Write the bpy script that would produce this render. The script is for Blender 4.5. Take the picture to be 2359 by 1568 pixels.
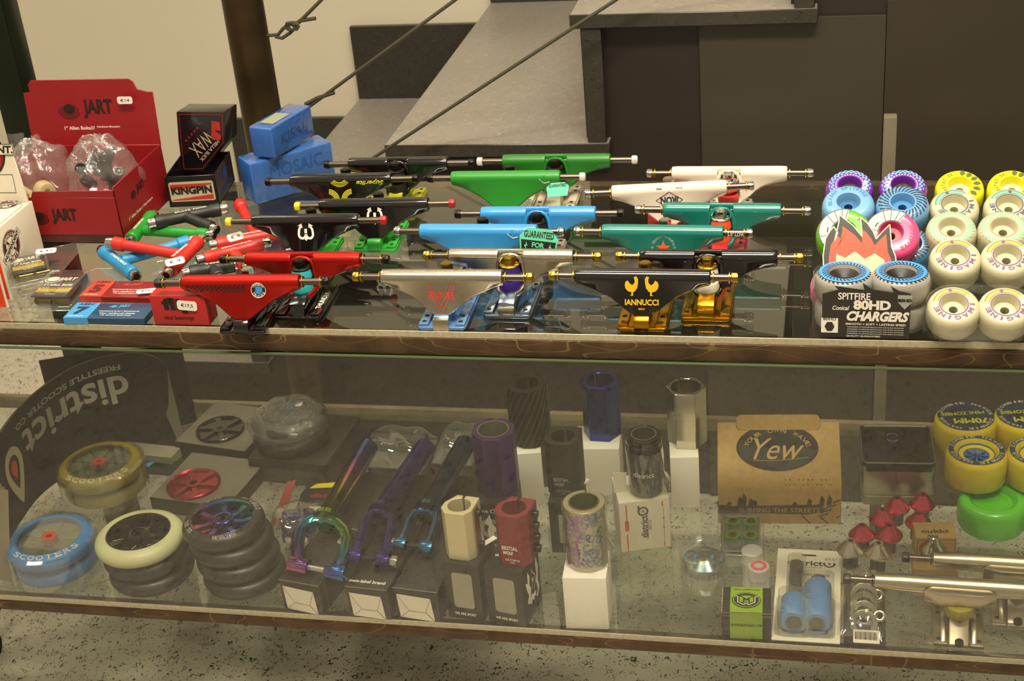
import bpy, bmesh, math, random
from mathutils import Matrix, Vector
from math import sin, cos, pi, radians, sqrt, atan2
random.seed(7)
for o in list(bpy.data.objects): bpy.data.objects.remove(o)
S = bpy.context.scene; COL = S.collection
# ------------------------------------------------------------------ camera
FPX = 3408.0146
CX, CY = 1179.5, 784.0
CR = Vector((0.976896, 0.196846, -0.083221)); CU = Vector((-0.020611, 0.474365, 0.880087)); CW = Vector((-0.212719, 0.858038, -0.467462))
CP = Vector((0.34029526, -1.37691571, 1.3661045))
ZL, ZU = 0.22, 0.6255831            # top faces of the two glass shelves
cd = bpy.data.cameras.new('camera'); cam = bpy.data.objects.new('camera', cd); COL.objects.link(cam)
cam.matrix_world = Matrix(((CR.x, CU.x, -CW.x, CP.x), (CR.y, CU.y, -CW.y, CP.y), (CR.z, CU.z, -CW.z, CP.z), (0, 0, 0, 1)))
cd.sensor_width = 36; cd.lens = FPX / 2359 * 36; cd.clip_start = .05; cd.clip_end = 60
cd.dof.use_dof = True; cd.dof.focus_distance = 1.62; cd.dof.aperture_fstop = 16
S.camera = cam
# ------------------------------------------------------------------ world, lights, exposure
w = bpy.data.worlds.new('world'); S.world = w; w.use_nodes = True
w.node_tree.nodes['Background'].inputs[0].default_value = (1.0, .86, .62, 1); w.node_tree.nodes['Background'].inputs[1].default_value = .24
def lamp(name, loc, sx, sy, power, target=None, col=(1, .88, .70), spread=180):
    l = bpy.data.lights.new(name, 'AREA'); l.shape = 'RECTANGLE'; l.size = sx; l.size_y = sy; l.energy = power; l.color = col; l.spread = radians(spread)
    o = bpy.data.objects.new(name, l); COL.objects.link(o); o.location = loc
    if target: o.rotation_euler = (Vector(target) - Vector(loc)).to_track_quat('-Z', 'Y').to_euler()
    return o
lamp('overhead_light', (.4, .25, 2.7), 1.6, .12, 17)
lamp('overhead_light', (-1.6, .5, 2.7), 1.2, .12, 10)
lamp('overhead_light', (.2, -.75, 2.7), 1.6, .25, 10, (0, .2, .1), spread=75)  # unseen front lamp, narrowed and aimed to brighten the case, sparing the floor
lamp('overhead_light', (-.9, 1.5, 2.7), 1.5, .3, 32)  # unseen lamp, turned up to brighten the white wall
S.view_settings.view_transform = 'Standard'; S.view_settings.look = 'None'; S.view_settings.gamma = 1
S.view_settings.use_curve_mapping = False; S.view_settings.exposure = .9
S.cycles.transparent_max_bounces = 32; S.cycles.max_bounces = 10
# ------------------------------------------------------------------ helpers
def ray(px, py): return (px - CX) / FPX * CR - (py - CY) / FPX * CU + CW
def P(px, py, z):
    d = ray(px, py); return CP + d * ((z - CP.z) / d.z)
def PY(px, py, Y):
    d = ray(px, py); return CP + d * ((Y - CP.y) / d.y)
def lin(c):
    c = c / 255; return c / 12.92 if c <= .04045 else ((c + .055) / 1.055) ** 2.4
def rgb(h):
    if not isinstance(h, str): return tuple(h) + (1,) if len(h) == 3 else tuple(h)
    return (lin(int(h[0:2], 16)), lin(int(h[2:4], 16)), lin(int(h[4:6], 16)), 1)
MATS = {}
def mat(name, col='808080', rough=.5, metal=0., coat=0., noise=0., nscale=40., spec=.5, trans=0., bump=0.):
    if name in MATS: return MATS[name]
    m = bpy.data.materials.new(name); m.use_nodes = True; N = m.node_tree.nodes; L = m.node_tree.links; b = N['Principled BSDF']
    c = rgb(col); b.inputs['Base Color'].default_value = c
    b.inputs['Roughness'].default_value = rough; b.inputs['Metallic'].default_value = metal
    b.inputs['Coat Weight'].default_value = coat; b.inputs['Specular IOR Level'].default_value = spec
    if noise or bump:
        tc = N.new('ShaderNodeTexCoord'); n = N.new('ShaderNodeTexNoise'); n.inputs['Scale'].default_value = nscale; n.inputs['Detail'].default_value = 5
        L.new(tc.outputs['Object'], n.inputs['Vector'])
        if noise:
            r = N.new('ShaderNodeMapRange'); r.inputs[1].default_value = .3; r.inputs[2].default_value = .7; r.inputs[3].default_value = 1 - noise; r.inputs[4].default_value = 1 + noise
            mx = N.new('ShaderNodeVectorMath'); mx.operation = 'SCALE'; mx.inputs[0].default_value = c[:3]
            L.new(n.outputs['Fac'], r.inputs[0]); L.new(r.outputs[0], mx.inputs['Scale']); L.new(mx.outputs[0], b.inputs['Base Color'])
        if bump:
            bp = N.new('ShaderNodeBump'); bp.inputs['Strength'].default_value = bump; bp.inputs['Distance'].default_value = .001
            L.new(n.outputs['Fac'], bp.inputs['Height']); L.new(bp.outputs[0], b.inputs['Normal'])
    MATS[name] = m; return m
def film(name, tint=(.9, .92, .88), refl=.12, rough=.08, bump=0., nscale=60., haze=0., hcol=(.6, .6, .55), fres=True):
    # thin clear sheet: transparent with a fresnel gloss on top, optional milky share
    if name in MATS: return MATS[name]
    m = bpy.data.materials.new(name); m.use_nodes = True; N = m.node_tree.nodes; L = m.node_tree.links; N.clear()
    out = N.new('ShaderNodeOutputMaterial'); t = N.new('ShaderNodeBsdfTransparent'); t.inputs[0].default_value = tint + (1,)
    g = N.new('ShaderNodeBsdfGlossy'); g.inputs['Roughness'].default_value = rough; g.inputs[0].default_value = (1, 1, 1, 1)
    mx = N.new('ShaderNodeMixShader')
    if fres:
        f = N.new('ShaderNodeFresnel'); ge = N.new('ShaderNodeNewGeometry'); mi = N.new('ShaderNodeMath'); mi.operation = 'MULTIPLY_ADD'; mi.inputs[1].default_value = 1 / 1.5 - 1.5; mi.inputs[2].default_value = 1.5
        L.new(ge.outputs['Backfacing'], mi.inputs[0]); L.new(mi.outputs[0], f.inputs[0])      # same index seen from inside the sheet
        mu = N.new('ShaderNodeMath'); mu.operation = 'MULTIPLY_ADD'; mu.inputs[1].default_value = 1.0; mu.inputs[2].default_value = refl; mu.use_clamp = True
        L.new(f.outputs[0], mu.inputs[0]); L.new(mu.outputs[0], mx.inputs[0])
    else: mx.inputs[0].default_value = refl
    src = t.outputs[0]
    if haze:
        d = N.new('ShaderNodeBsdfDiffuse'); d.inputs[0].default_value = hcol + (1,)
        m2 = N.new('ShaderNodeMixShader'); m2.inputs[0].default_value = haze; L.new(t.outputs[0], m2.inputs[1]); L.new(d.outputs[0], m2.inputs[2]); src = m2.outputs[0]
    L.new(src, mx.inputs[1]); L.new(g.outputs[0], mx.inputs[2]); L.new(mx.outputs[0], out.inputs[0])
    if bump:
        tc = N.new('ShaderNodeTexCoord'); n = N.new('ShaderNodeTexNoise'); n.inputs['Scale'].default_value = nscale; n.inputs['Detail'].default_value = 3; n.inputs['Distortion'].default_value = 1.5
        bp = N.new('ShaderNodeBump'); bp.inputs['Strength'].default_value = bump; bp.inputs['Distance'].default_value = .004
        L.new(tc.outputs['Object'], n.inputs['Vector']); L.new(n.outputs['Fac'], bp.inputs['Height']); L.new(bp.outputs[0], g.inputs['Normal'])
    MATS[name] = m; return m
def speckle(name, base, chips, scale, thr, rough=.4, nz=.12, warm=None):
    # stone with small chips: voronoi cells picked out by size
    if name in MATS: return MATS[name]
    m = mat(name, base, rough, noise=nz, nscale=3.); N = m.node_tree.nodes; L = m.node_tree.links; b = N['Principled BSDF']
    tc = N.new('ShaderNodeTexCoord'); src = b.inputs['Base Color'].links[0].from_socket
    for i, (c, s, t) in enumerate(chips):
        mp = N.new('ShaderNodeMapping'); mp.inputs['Location'].default_value = (i * 3.1, i * 1.7, 0)
        n0 = N.new('ShaderNodeTexNoise'); n0.inputs['Scale'].default_value = s * 1.5
        L.new(tc.outputs['Object'], mp.inputs[0]); L.new(mp.outputs[0], n0.inputs['Vector'])
        ad = N.new('ShaderNodeMixRGB'); ad.inputs[0].default_value = .03; L.new(mp.outputs[0], ad.inputs[1]); L.new(n0.outputs['Color'], ad.inputs[2])
        v = N.new('ShaderNodeTexVoronoi'); v.inputs['Scale'].default_value = s; L.new(ad.outputs[0], v.inputs['Vector'])
        sp = N.new('ShaderNodeSeparateColor'); L.new(v.outputs['Color'], sp.inputs[0])
        mul = N.new('ShaderNodeMath'); mul.operation = 'MULTIPLY'; mul.inputs[1].default_value = t; L.new(sp.outputs[0], mul.inputs[0])
        lt = N.new('ShaderNodeMath'); lt.operation = 'LESS_THAN'; L.new(v.outputs['Distance'], lt.inputs[0]); L.new(mul.outputs[0], lt.inputs[1])
        mx = N.new('ShaderNodeMixRGB'); L.new(lt.outputs[0], mx.inputs[0]); L.new(src, mx.inputs[1]); mx.inputs[2].default_value = rgb(c); src = mx.outputs[0]
    L.new(src, b.inputs['Base Color']); return m
def rainbow(name, stops, axis='Z', scale=20., rough=.2, dist=.4):
    # anodised metal whose colour runs along the piece
    if name in MATS: return MATS[name]
    m = mat(name, 'ffffff', rough, 1.); N = m.node_tree.nodes; L = m.node_tree.links; b = N['Principled BSDF']
    tc = N.new('ShaderNodeTexCoord'); wv = N.new('ShaderNodeTexWave'); wv.bands_direction = axis; wv.inputs['Scale'].default_value = scale; wv.inputs['Distortion'].default_value = dist; wv.inputs['Detail Scale'].default_value = 8
    wv.wave_profile = 'SAW'
    cr = N.new('ShaderNodeValToRGB'); e = cr.color_ramp.elements
    while len(e) > 1: e.remove(e[0])
    for i, c in enumerate(stops):
        k = e[0] if i == 0 else e.new(i / (len(stops) - 1)); k.position = i / (len(stops) - 1); k.color = rgb(c)
    L.new(tc.outputs['Object'], wv.inputs['Vector']); L.new(wv.outputs['Fac'], cr.inputs[0]); L.new(cr.outputs[0], b.inputs['Base Color']); return m
def T(x=0, y=0, z=0): return Matrix.Translation((x, y, z))
def R(a, ax): return Matrix.Rotation(radians(a), 4, ax)
def FRONT(x, y, z, spin=0, tilt=0): return T(x, y, z) @ R(90 + tilt, 'X') @ R(spin, 'Z')
def TOP(x, y, z, spin=0): return T(x, y, z) @ R(spin, 'Z')
def RIGHT(x, y, z, spin=0): return T(x, y, z) @ R(90, 'Z') @ R(90, 'X') @ R(spin, 'Z')
I4 = Matrix.Identity(4)
TXT = {}
def txtgeo(s, fat, shear):
    k = (s, fat, shear)
    if k not in TXT:
        c = bpy.data.curves.new('t', 'FONT'); c.body = s; c.size = 1; c.offset = fat; c.shear = shear; c.resolution_u = 3; c.align_x = 'CENTER'
        o = bpy.data.objects.new('t', c); me = bpy.data.meshes.new_from_object(o)
        vs = [tuple(v.co[:2]) for v in me.vertices]; fs = [tuple(p.vertices) for p in me.polygons]
        bpy.data.meshes.remove(me); bpy.data.objects.remove(o); bpy.data.curves.remove(c)
        x0 = min(v[0] for v in vs); x1 = max(v[0] for v in vs); y0 = min(v[1] for v in vs); y1 = max(v[1] for v in vs)
        TXT[k] = ([((x - (x0 + x1) / 2), (y - (y0 + y1) / 2)) for x, y in vs], fs, x1 - x0, y1 - y0)
    return TXT[k]
from mathutils.bvhtree import BVHTree
class B:
    def __init__(s): s.bm = bmesh.new(); s.mi = 0
    def add(s, vs, fs, M=I4):
        bv = [s.bm.verts.new(M @ Vector(v)) for v in vs]
        for f in fs:
            if len(set(f)) < 3: continue
            try: s.bm.faces.new([bv[i] for i in f]).material_index = s.mi
            except ValueError: pass
        return s
    def box(s, sx, sy, sz, x=0, y=0, z=0, M=I4):     # centre x,y ; z = bottom
        a, b = sx / 2, sy / 2
        vs = [(x - a, y - b, z), (x + a, y - b, z), (x + a, y + b, z), (x - a, y + b, z), (x - a, y - b, z + sz), (x + a, y - b, z + sz), (x + a, y + b, z + sz), (x - a, y + b, z + sz)]
        return s.add(vs, [(3, 2, 1, 0), (4, 5, 6, 7), (0, 1, 5, 4), (1, 2, 6, 5), (2, 3, 7, 6), (3, 0, 4, 7)], M)
    def loft(s, rings, M=I4, cap=True, closed=False):
        n = len(rings[0]); vs = [p for r in rings for p in r]; fs = []
        m = len(rings)
        for i in range(m if closed else m - 1):
            j = (i + 1) % m
            for k in range(n):
                l = (k + 1) % n; fs.append((i * n + k, i * n + l, j * n + l, j * n + k))
        if cap and not closed: fs.append(tuple(range(n - 1, -1, -1))); fs.append(tuple((m - 1) * n + k for k in range(n)))
        return s.add(vs, fs, M)
    def lathe(s, pts, M=I4, seg=32, closed=False, a0=0, a1=360):
        full = (a1 - a0) >= 360; n = seg if full else seg + 1; vs = []; fs = []; m = len(pts)
        for i in range(n):
            a = radians(a0 + (a1 - a0) * i / seg)
            for r, z in pts: vs.append((r * cos(a), r * sin(a), z))
        for i in range(seg):
            j = (i + 1) % n if full else i + 1
            for k in range(m if closed else m - 1):
                l = (k + 1) % m; fs.append((i * m + k, j * m + k, j * m + l, i * m + l))
        if not closed and full:
            if pts[0][0] > 1e-6: fs.append(tuple(i * m for i in range(n - 1, -1, -1)))
            if pts[-1][0] > 1e-6: fs.append(tuple(i * m + m - 1 for i in range(n)))
        s.add(vs, fs, M); bmesh.ops.remove_doubles(s.bm, verts=s.bm.verts, dist=1e-4); return s
    def cyl(s, r, h, M=I4, r2=None, seg=24):
        r2 = r if r2 is None else r2
        a = [(r * cos(2 * pi * i / seg), r * sin(2 * pi * i / seg), 0) for i in range(seg)]; b = [(r2 * cos(2 * pi * i / seg), r2 * sin(2 * pi * i / seg), h) for i in range(seg)]
        return s.loft([a, b], M)
    def ring(s, r0, r1, h, M=I4, seg=32): return s.lathe([(r0, 0), (r1, 0), (r1, h), (r0, h)], M, seg, True)
    def prism(s, poly, h, M=I4):
        return s.loft([[(x, y, 0) for x, y in poly], [(x, y, h) for x, y in poly]], M)
    def poly(s, pts, M=I4, z=0): return s.add([(x, y, z) for x, y in pts], [tuple(range(len(pts)))], M)
    def rect(s, w, h, x=0, y=0, M=I4): return s.poly([(x - w / 2, y - h / 2), (x + w / 2, y - h / 2), (x + w / 2, y + h / 2), (x - w / 2, y + h / 2)], M)
    def ell(s, rx, ry, x=0, y=0, M=I4, n=24): return s.poly([(x + rx * cos(2 * pi * i / n), y + ry * sin(2 * pi * i / n)) for i in range(n)], M)
    def sector(s, r0, r1, a0, a1, M=I4, n=None, z=0, sy=1.):
        n = n or max(1, int(abs(a1 - a0) / 8)); vs = []; fs = []
        for i in range(n + 1):
            a = radians(a0 + (a1 - a0) * i / n); vs += [(r0 * cos(a), sy * r0 * sin(a), z), (r1 * cos(a), sy * r1 * sin(a), z)]
        for i in range(n): fs.append((2 * i, 2 * i + 1, 2 * i + 3, 2 * i + 2))
        return s.add(vs, fs, M)
    def line(s, pts, wd, M=I4):
        for (x0, y0), (x1, y1) in zip(pts, pts[1:]):
            d = Vector((x1 - x0, y1 - y0)); l = d.length
            if l < 1e-6: continue
            n = Vector((-d.y, d.x)) / l * wd / 2
            s.add([(x0 - n.x, y0 - n.y, 0), (x1 - n.x, y1 - n.y, 0), (x1 + n.x, y1 + n.y, 0), (x0 + n.x, y0 + n.y, 0)], [(0, 1, 2, 3)], M)
        return s
    def tube(s, pts, r, seg=12, M=I4, cap=True, closed=False):
        pts = [Vector(p) for p in pts]; rings = []; n = len(pts); up = None
        for i, p in enumerate(pts):
            a = pts[i - 1] if (i > 0 or closed) else p; b = pts[(i + 1) % n] if (i < n - 1 or closed) else p
            d = (b - a).normalized()
            if up is None: up = d.orthogonal().normalized()
            up = (up - d * up.dot(d)).normalized(); v = d.cross(up); rr = r[i] if isinstance(r, (list, tuple)) else r
            rings.append([tuple(p + up * rr * cos(2 * pi * k / seg) + v * rr * sin(2 * pi * k / seg)) for k in range(seg)])
        return s.loft(rings, M, cap, closed)
    def grid(s, f, nu, nv, M=I4):
        vs = [f(i / nu, j / nv) for i in range(nu + 1) for j in range(nv + 1)]
        return s.add(vs, [(i * (nv + 1) + j, (i + 1) * (nv + 1) + j, (i + 1) * (nv + 1) + j + 1, i * (nv + 1) + j + 1) for i in range(nu) for j in range(nv)], M)
    def text(s, t, w, h=None, M=I4, fat=.01, shear=0, warp=None):
        vs, fs, W, H = txtgeo(t, fat, shear); kx = w / W; ky = kx if h is None else h / H
        return s.add([(warp(x * kx, y * ky) if warp else (x * kx, y * ky, 0)) for x, y in vs], fs, M)
    def arctext(s, t, r, h, a0, a1, M=I4, fat=.01, inside=False, sy=1.):
        # letters along an arc from angle a0 to a1 (degrees), h tall, tops outward (or inward)
        n = len(t)
        for i, ch in enumerate(t):
            if ch == ' ': continue
            a = a0 + (a1 - a0) * (i + .5) / n; wd = abs(radians(a1 - a0)) * r / n * .82
            if ch in "I1.'": wd *= .35
            s.text(ch, wd, h if ch not in ".'-" else h * .25, M @ T(r * cos(radians(a)), sy * r * sin(radians(a)), 0) @ R(a + (90 if inside else -90), 'Z'), fat)
        return s
    def decal(s, name, m, part, off=.35, axis='Y', child=None):
        # lay flat print onto the surface of a part
        me = part.data; t = BVHTree.FromPolygons([v.co * 1000 for v in me.vertices], [tuple(p.vertices) for p in me.polygons])
        for v in s.bm.verts:
            o = Vector((v.co.x, -200, v.co.z)) if axis == 'Y' else Vector((v.co.x, v.co.y, 300))
            h = t.ray_cast(o, Vector((0, 1, 0)) if axis == 'Y' else Vector((0, 0, -1)))[0]
            if h is not None: v.co = h - (Vector((0, off, 0)) if axis == 'Y' else Vector((0, 0, -off)))
        return s.build(name, m, child or part, smooth=80)
    def build(s, name, m, parent=None, loc=None, rot=None, bevel=0, bseg=2, M=None, smooth=38, thick=0, bang=30):
        bm = s.bm
        if M is not None: bm.transform(M)
        if thick: bmesh.ops.solidify(bm, geom=bm.faces[:], thickness=thick)
        if bevel:
            bmesh.ops.recalc_face_normals(bm, faces=bm.faces)
            ed = [e for e in bm.edges if len(e.link_faces) == 2 and e.calc_face_angle(0) > radians(bang)]
            bmesh.ops.bevel(bm, geom=ed, offset=bevel, segments=bseg, profile=.5, affect='EDGES', clamp_overlap=True)
        bmesh.ops.transform(bm, matrix=Matrix.Scale(.001, 4), verts=bm.verts)
        if any(len(e.link_faces) == 2 for e in bm.edges): bmesh.ops.recalc_face_normals(bm, faces=bm.faces)
        me = bpy.data.meshes.new(name); bm.to_mesh(me); bm.free()
        for p in me.polygons: p.use_smooth = True
        try: me.set_sharp_from_angle(angle=radians(smooth))
        except Exception: pass
        for x in (m if isinstance(m, (list, tuple)) else [m]): me.materials.append(x)
        o = bpy.data.objects.new(name, me); COL.objects.link(o)
        if parent: o.parent = parent
        if loc is not None: o.location = loc
        if rot is not None: o.rotation_euler = [radians(a) for a in rot]
        return o
def tag(o, label, cat, group=None, kind=None):
    o['label'] = label; o['category'] = cat
    if group: o['group'] = group
    if kind: o['kind'] = kind
    return o
def thing(name, label, cat, loc, rz=0, group=None, rot=None):
    o = bpy.data.objects.new(name, None); COL.objects.link(o); o.location = loc; o.empty_display_size = .02
    o.rotation_euler = [radians(a) for a in rot] if rot else (0, 0, radians(rz))
    return tag(o, label, cat, group)
def struct(o): o['kind'] = 'structure'; return o
def U(px, py, h=0): return P(px, py, ZU + h * .001) - Vector((0, 0, h * .001))     # point of the upper shelf under something h mm above it
def Lo(px, py, h=0): return P(px, py, ZL + h * .001) - Vector((0, 0, h * .001))
def rrect(w, h, r, n=5, x=0, y=0):
    o = []
    for cx_, cy_, a in ((w / 2 - r, h / 2 - r, 0), (-w / 2 + r, h / 2 - r, 90), (-w / 2 + r, -h / 2 + r, 180), (w / 2 - r, -h / 2 + r, 270)):
        for i in range(n + 1): o.append((x + cx_ + r * cos(radians(a + 90 * i / n)), y + cy_ + r * sin(radians(a + 90 * i / n))))
    return o
# common materials
BLACK = mat('black_card', '1c1915', .55, noise=.15); WHITE = mat('white_card', 'e6dfcf', .6); INKW = mat('white_ink', 'e8e2d2', .5); INKB = mat('black_ink', '14110e', .5)
CHROME = mat('chrome', 'd8d4cc', .12, 1.); STEEL = mat('steel', '8d857a', .28, 1.); AXLE = mat('axle_steel', '6f655a', .3, 1.); DSTEEL = mat('dark_steel', '2a2622', .3, .8)
GOLD = mat('gold', 'b09238', .25, 1.); SILVER = mat('silver', 'c9c4b8', .3, 1.); HOLE = mat('hole', '060505', .8)
# ------------------------------------------------------------------ setting: floor, wall, stairs
FLOOR = speckle('terrazzo', 'b9af9e', [('2b2a26', 110, .42), ('7d7667', 120, .35), ('b9b09f', 90, .35)], 1, 1, rough=.45, nz=.06)
b = B(); b.box(9000, 9000, 40, 0, 0, -40); struct(b.build('floor', FLOOR))
WALL = mat('white_paint', 'ddd4bc', .7, noise=.03, nscale=2.)
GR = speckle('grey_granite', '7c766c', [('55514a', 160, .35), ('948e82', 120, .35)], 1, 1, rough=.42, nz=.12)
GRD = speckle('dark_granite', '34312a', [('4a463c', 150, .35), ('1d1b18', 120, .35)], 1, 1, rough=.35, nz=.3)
YS = .60; RUN, RISE, TH = 290, 188, 20
YW = P(830, 222, .425).y
b = B(); b.box(6000, 60, 3200, -500, YW * 1000 + 30, 0); struct(b.build('wall_back', WALL))
st = thing('staircase', 'grey granite staircase rising to the right behind the display case', 'stairs', (0, YS, 0))
D = (YW - YS) * 1000 - 2
SK = (PY(812, 57, YW).z - .425) * 1000
def stone(name, x0, x1, z0, z1, y0=0, y1=None, top=None):
    bb = B(); bb.box(x1 - x0, (D if y1 is None else y1) - y0, z1 - z0, (x0 + x1) / 2, ((D if y1 is None else y1) + y0) / 2, z0)
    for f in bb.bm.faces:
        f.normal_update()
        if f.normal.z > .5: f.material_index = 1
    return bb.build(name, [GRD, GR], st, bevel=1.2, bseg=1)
for k in range(-2, 4):
    x0 = -316 + RUN * k; zt = 613 + RISE * k
    if zt < 30: continue
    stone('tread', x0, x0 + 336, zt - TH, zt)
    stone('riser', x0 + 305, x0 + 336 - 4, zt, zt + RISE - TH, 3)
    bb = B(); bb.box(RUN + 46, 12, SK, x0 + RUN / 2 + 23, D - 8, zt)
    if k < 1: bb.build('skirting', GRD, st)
DARK = mat('dark_brown_panel', '2a211b', .5, noise=.15, nscale=3.)
pts = []
for k in range(-2, 9):
    x0 = -316 + RUN * k; z = 613 + RISE * k - TH - 1
    if z < 60: continue
    pts += [(x0 + 10, z), (x0 + RUN + 10, z)]
b = B(); b.prism([(pts[0][0], 0)] + pts + [(pts[-1][0], 0)], 30, T(0, YS * 1000 + 55, 0) @ R(90, 'X')); o = b.build('backdrop_1', DARK); struct(o)
for k, (xa, xb, m) in enumerate(((1615, 2034, mat('olive_reflection_tone', '3b3529', .5, noise=.1, nscale=3.)), (2036, 2560, mat('brown_reflection_tone', '352d23', .5, noise=.2, nscale=3.)))):  # boards whose tones stand in for a column's reflection in the glass
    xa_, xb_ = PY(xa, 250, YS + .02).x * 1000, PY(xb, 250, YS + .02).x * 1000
    b = B(); b.box(xb_ - xa_, 5, 800 if k else 780, (xa_ + xb_) / 2, YS * 1000 + 21, 4); o = b.build('backdrop_%d' % (k + 2), m); struct(o)
q_ = PY(2050, 300, .53); b = B(); b.box(17, 17, PY(2050, 266, .53).z * 1000, 0, 0, 0); tag(b.build('metal_stake', mat('pale_stake', '6b6450', .5), None, (q_.x, .53, 0), bevel=1), 'pale square metal stake standing behind the yellow wheels', 'post')
YC = .563
# newel post with railing cables
po = thing('newel_post', 'round brown patinated metal post of the stair railing behind the blue wax', 'post', PY(575, 100, YC))
po.location = (PY(575, 100, YC).x, YC, 0)
BR = mat('brown_patina', '4a3a22', .38, .55, noise=.5, nscale=9.)
b = B(); b.cyl(29, 1500, seg=32); b.build('pole', BR, po)
b = B(); b.cyl(45, 8); b.build('foot_plate', BR, po)
WIRE = mat('steel_cable', '5d594a', .45, .6)
def cable(a, bb, label):
    p0 = PY(*a, YC); p1 = PY(*bb, YC); d = (p1 - p0); p2 = p0 + d * 2.4
    q = B(); q.tube([tuple(p0 * 1000), tuple(p1 * 1000), tuple(p2 * 1000)], 2.6, 8); return tag(q.build('railing_cable', WIRE), label, 'cable', 'railing cables')
cable((706, 250), (1048, 0), 'steel railing cable tied beside the top blue wax block')
cable((850, 370), (1418, 0), 'long steel railing cable crossing in front of the big stair tread')
c1 = cable((680, 60), (740, 0), 'steel railing cable knotted to the eye of the brown post, top left')
q = B(); e = [tuple(PY(x, y, YC) * 1000) for x, y in ((610, 82), (640, 80), (652, 66), (668, 55), (682, 62), (668, 76), (650, 88), (634, 84))]
q.tube(e, 2.6, 8); q.tube([tuple(PY(x, y, YC) * 1000) for x, y in ((676, 62), (690, 48), (727, 42))], 2.8, 8)
for k in range(3): q.tube([tuple(PY(668 + 5 * k + 12 * cos(t), 60 + 10 * sin(t), YC - .004 + .008 * ((t * 2) % 2)) * 1000) for t in (0, 1, 2, 3, 4, 5, 6)], 1.6, 6)
q.build('cable_knot', WIRE, None); kn = bpy.data.objects['cable_knot']; kn.parent = c1
q = B(); q.tube([tuple(PY(x, y, YC) * 1000) for x, y in ((703, 240), (712, 236), (730, 226), (770, 213))], 3, 8); o = q.build('cable_end', WIRE); o.parent = bpy.data.objects['railing_cable']
# ------------------------------------------------------------------ display case
GLS = film('shelf_glass', (.90, .93, .89), .03, .0)
PANE = film('pane_glass', (.98, .985, .97), .0, .0)
EDGE = mat('glass_edge', 'a8a082', .25, spec=.8, noise=.15, nscale=200)
RAIL = mat('scratched_brown_metal', '4c3823', .42, .3, noise=.45, nscale=25.)
def scratch(m):
    N = m.node_tree.nodes; L = m.node_tree.links; b_ = N['Principled BSDF']; src = b_.inputs['Base Color'].links[0].from_socket
    tc = N.new('ShaderNodeTexCoord')
    for sc_, thr in ((26, .006), (17, .004)):
        n = N.new('ShaderNodeTexNoise'); n.inputs['Scale'].default_value = sc_; n.inputs['Detail'].default_value = 0; mp = N.new('ShaderNodeMapping'); mp.inputs['Scale'].default_value = (.45, 1, 2.2); mp.inputs['Location'].default_value = (sc_, 0, 3)
        L.new(tc.outputs['Object'], mp.inputs[0]); L.new(mp.outputs[0], n.inputs['Vector'])
        a = N.new('ShaderNodeMath'); a.operation = 'SUBTRACT'; a.inputs[1].default_value = .5; L.new(n.outputs['Fac'], a.inputs[0])
        c_ = N.new('ShaderNodeMath'); c_.operation = 'ABSOLUTE'; L.new(a.outputs[0], c_.inputs[0])
        d_ = N.new('ShaderNodeMath'); d_.operation = 'LESS_THAN'; d_.inputs[1].default_value = thr; L.new(c_.outputs[0], d_.inputs[0])
        e_ = N.new('ShaderNodeMath'); e_.operation = 'MULTIPLY'; e_.inputs[1].default_value = .4; L.new(d_.outputs[0], e_.inputs[0])
        mx = N.new('ShaderNodeMixRGB'); mx.inputs[2].default_value = rgb('8f7c50'); L.new(e_.outputs[0], mx.inputs[0]); L.new(src, mx.inputs[1]); src = mx.outputs[0]
    L.new(src, b_.inputs['Base Color'])
scratch(RAIL)
case = thing('display_case', 'glass display case with two glass shelves in scratched brown metal rails', 'display case', (0, 0, 0))
zu, zl = ZU * 1000, ZL * 1000; XA, XB = -1050, 900; XC = (XA + XB) / 2; XW = XB - XA
def rail(y, z, h, d=22): b = B(); b.box(XW, d, h, XC, y, z); return b.build('rail', RAIL, case, bevel=1.5)
rail(9, zu - 8 - 21, 21); rail(9, zl - 8 - 16, 16, 20)
rail(440, zu - 8 - 22, 22, 18); b = B(); b.box(XW, 10, 22, XC, 487, zl - 12); b.build('rear_rail', mat('pale_rail', '6c6246', .5, noise=.25, nscale=30), case, bevel=1)
for z, d, n in ((zu, 430, 'shelf_glass'), (zl, 480, 'shelf_glass')):
    b = B(); b.box(XW, d, 7.5, XC, d / 2 + 1, z - 8); o = b.build(n, GLS, case)
    b = B(); b.box(XW, 1.2, 8, XC, .3, z - 8.2); b.build('glass_edge', EDGE, o, bevel=.5, bseg=1)
b = B(); b.box(XW, 3.6, zu - zl - 30, XC, -4.2, zl - 2); o = b.build('front_pane', PANE, case)
b = B(); b.box(XW, 4, 1.4, XC, -4.2, zu - 8 - 23.4); b.build('pane_edge', mat('pane_edge', '4c5a3c', .3), o)
pc = PY(0, 100, .44)
GP = mat('dark_green_metal', '1f2618', .3, .5, noise=.4, nscale=8)
b = B(); b.box(44, 44, 1500, pc.x * 1000 - 4, 460, 4); b.build('corner_post', GP, case, bevel=3)
b = B(); b.cyl(22, 14, T(-867, 120, 20) @ R(90, 'Y')); b.box(12, 30, 40, -860, 120, 25); b.box(16, 120, 10, -860, 120, 60)
b.build('caster', DSTEEL, case)
for x in (XA + 12, XB - 12):
    b = B(); b.box(24, 470, 16, x, 240, zl - 26); b.box(24, 24, zl - 14, x, 20, 0); b.box(24, 24, zl - 14, x, 462, 0); b.build('case_leg', RAIL, case)
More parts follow.
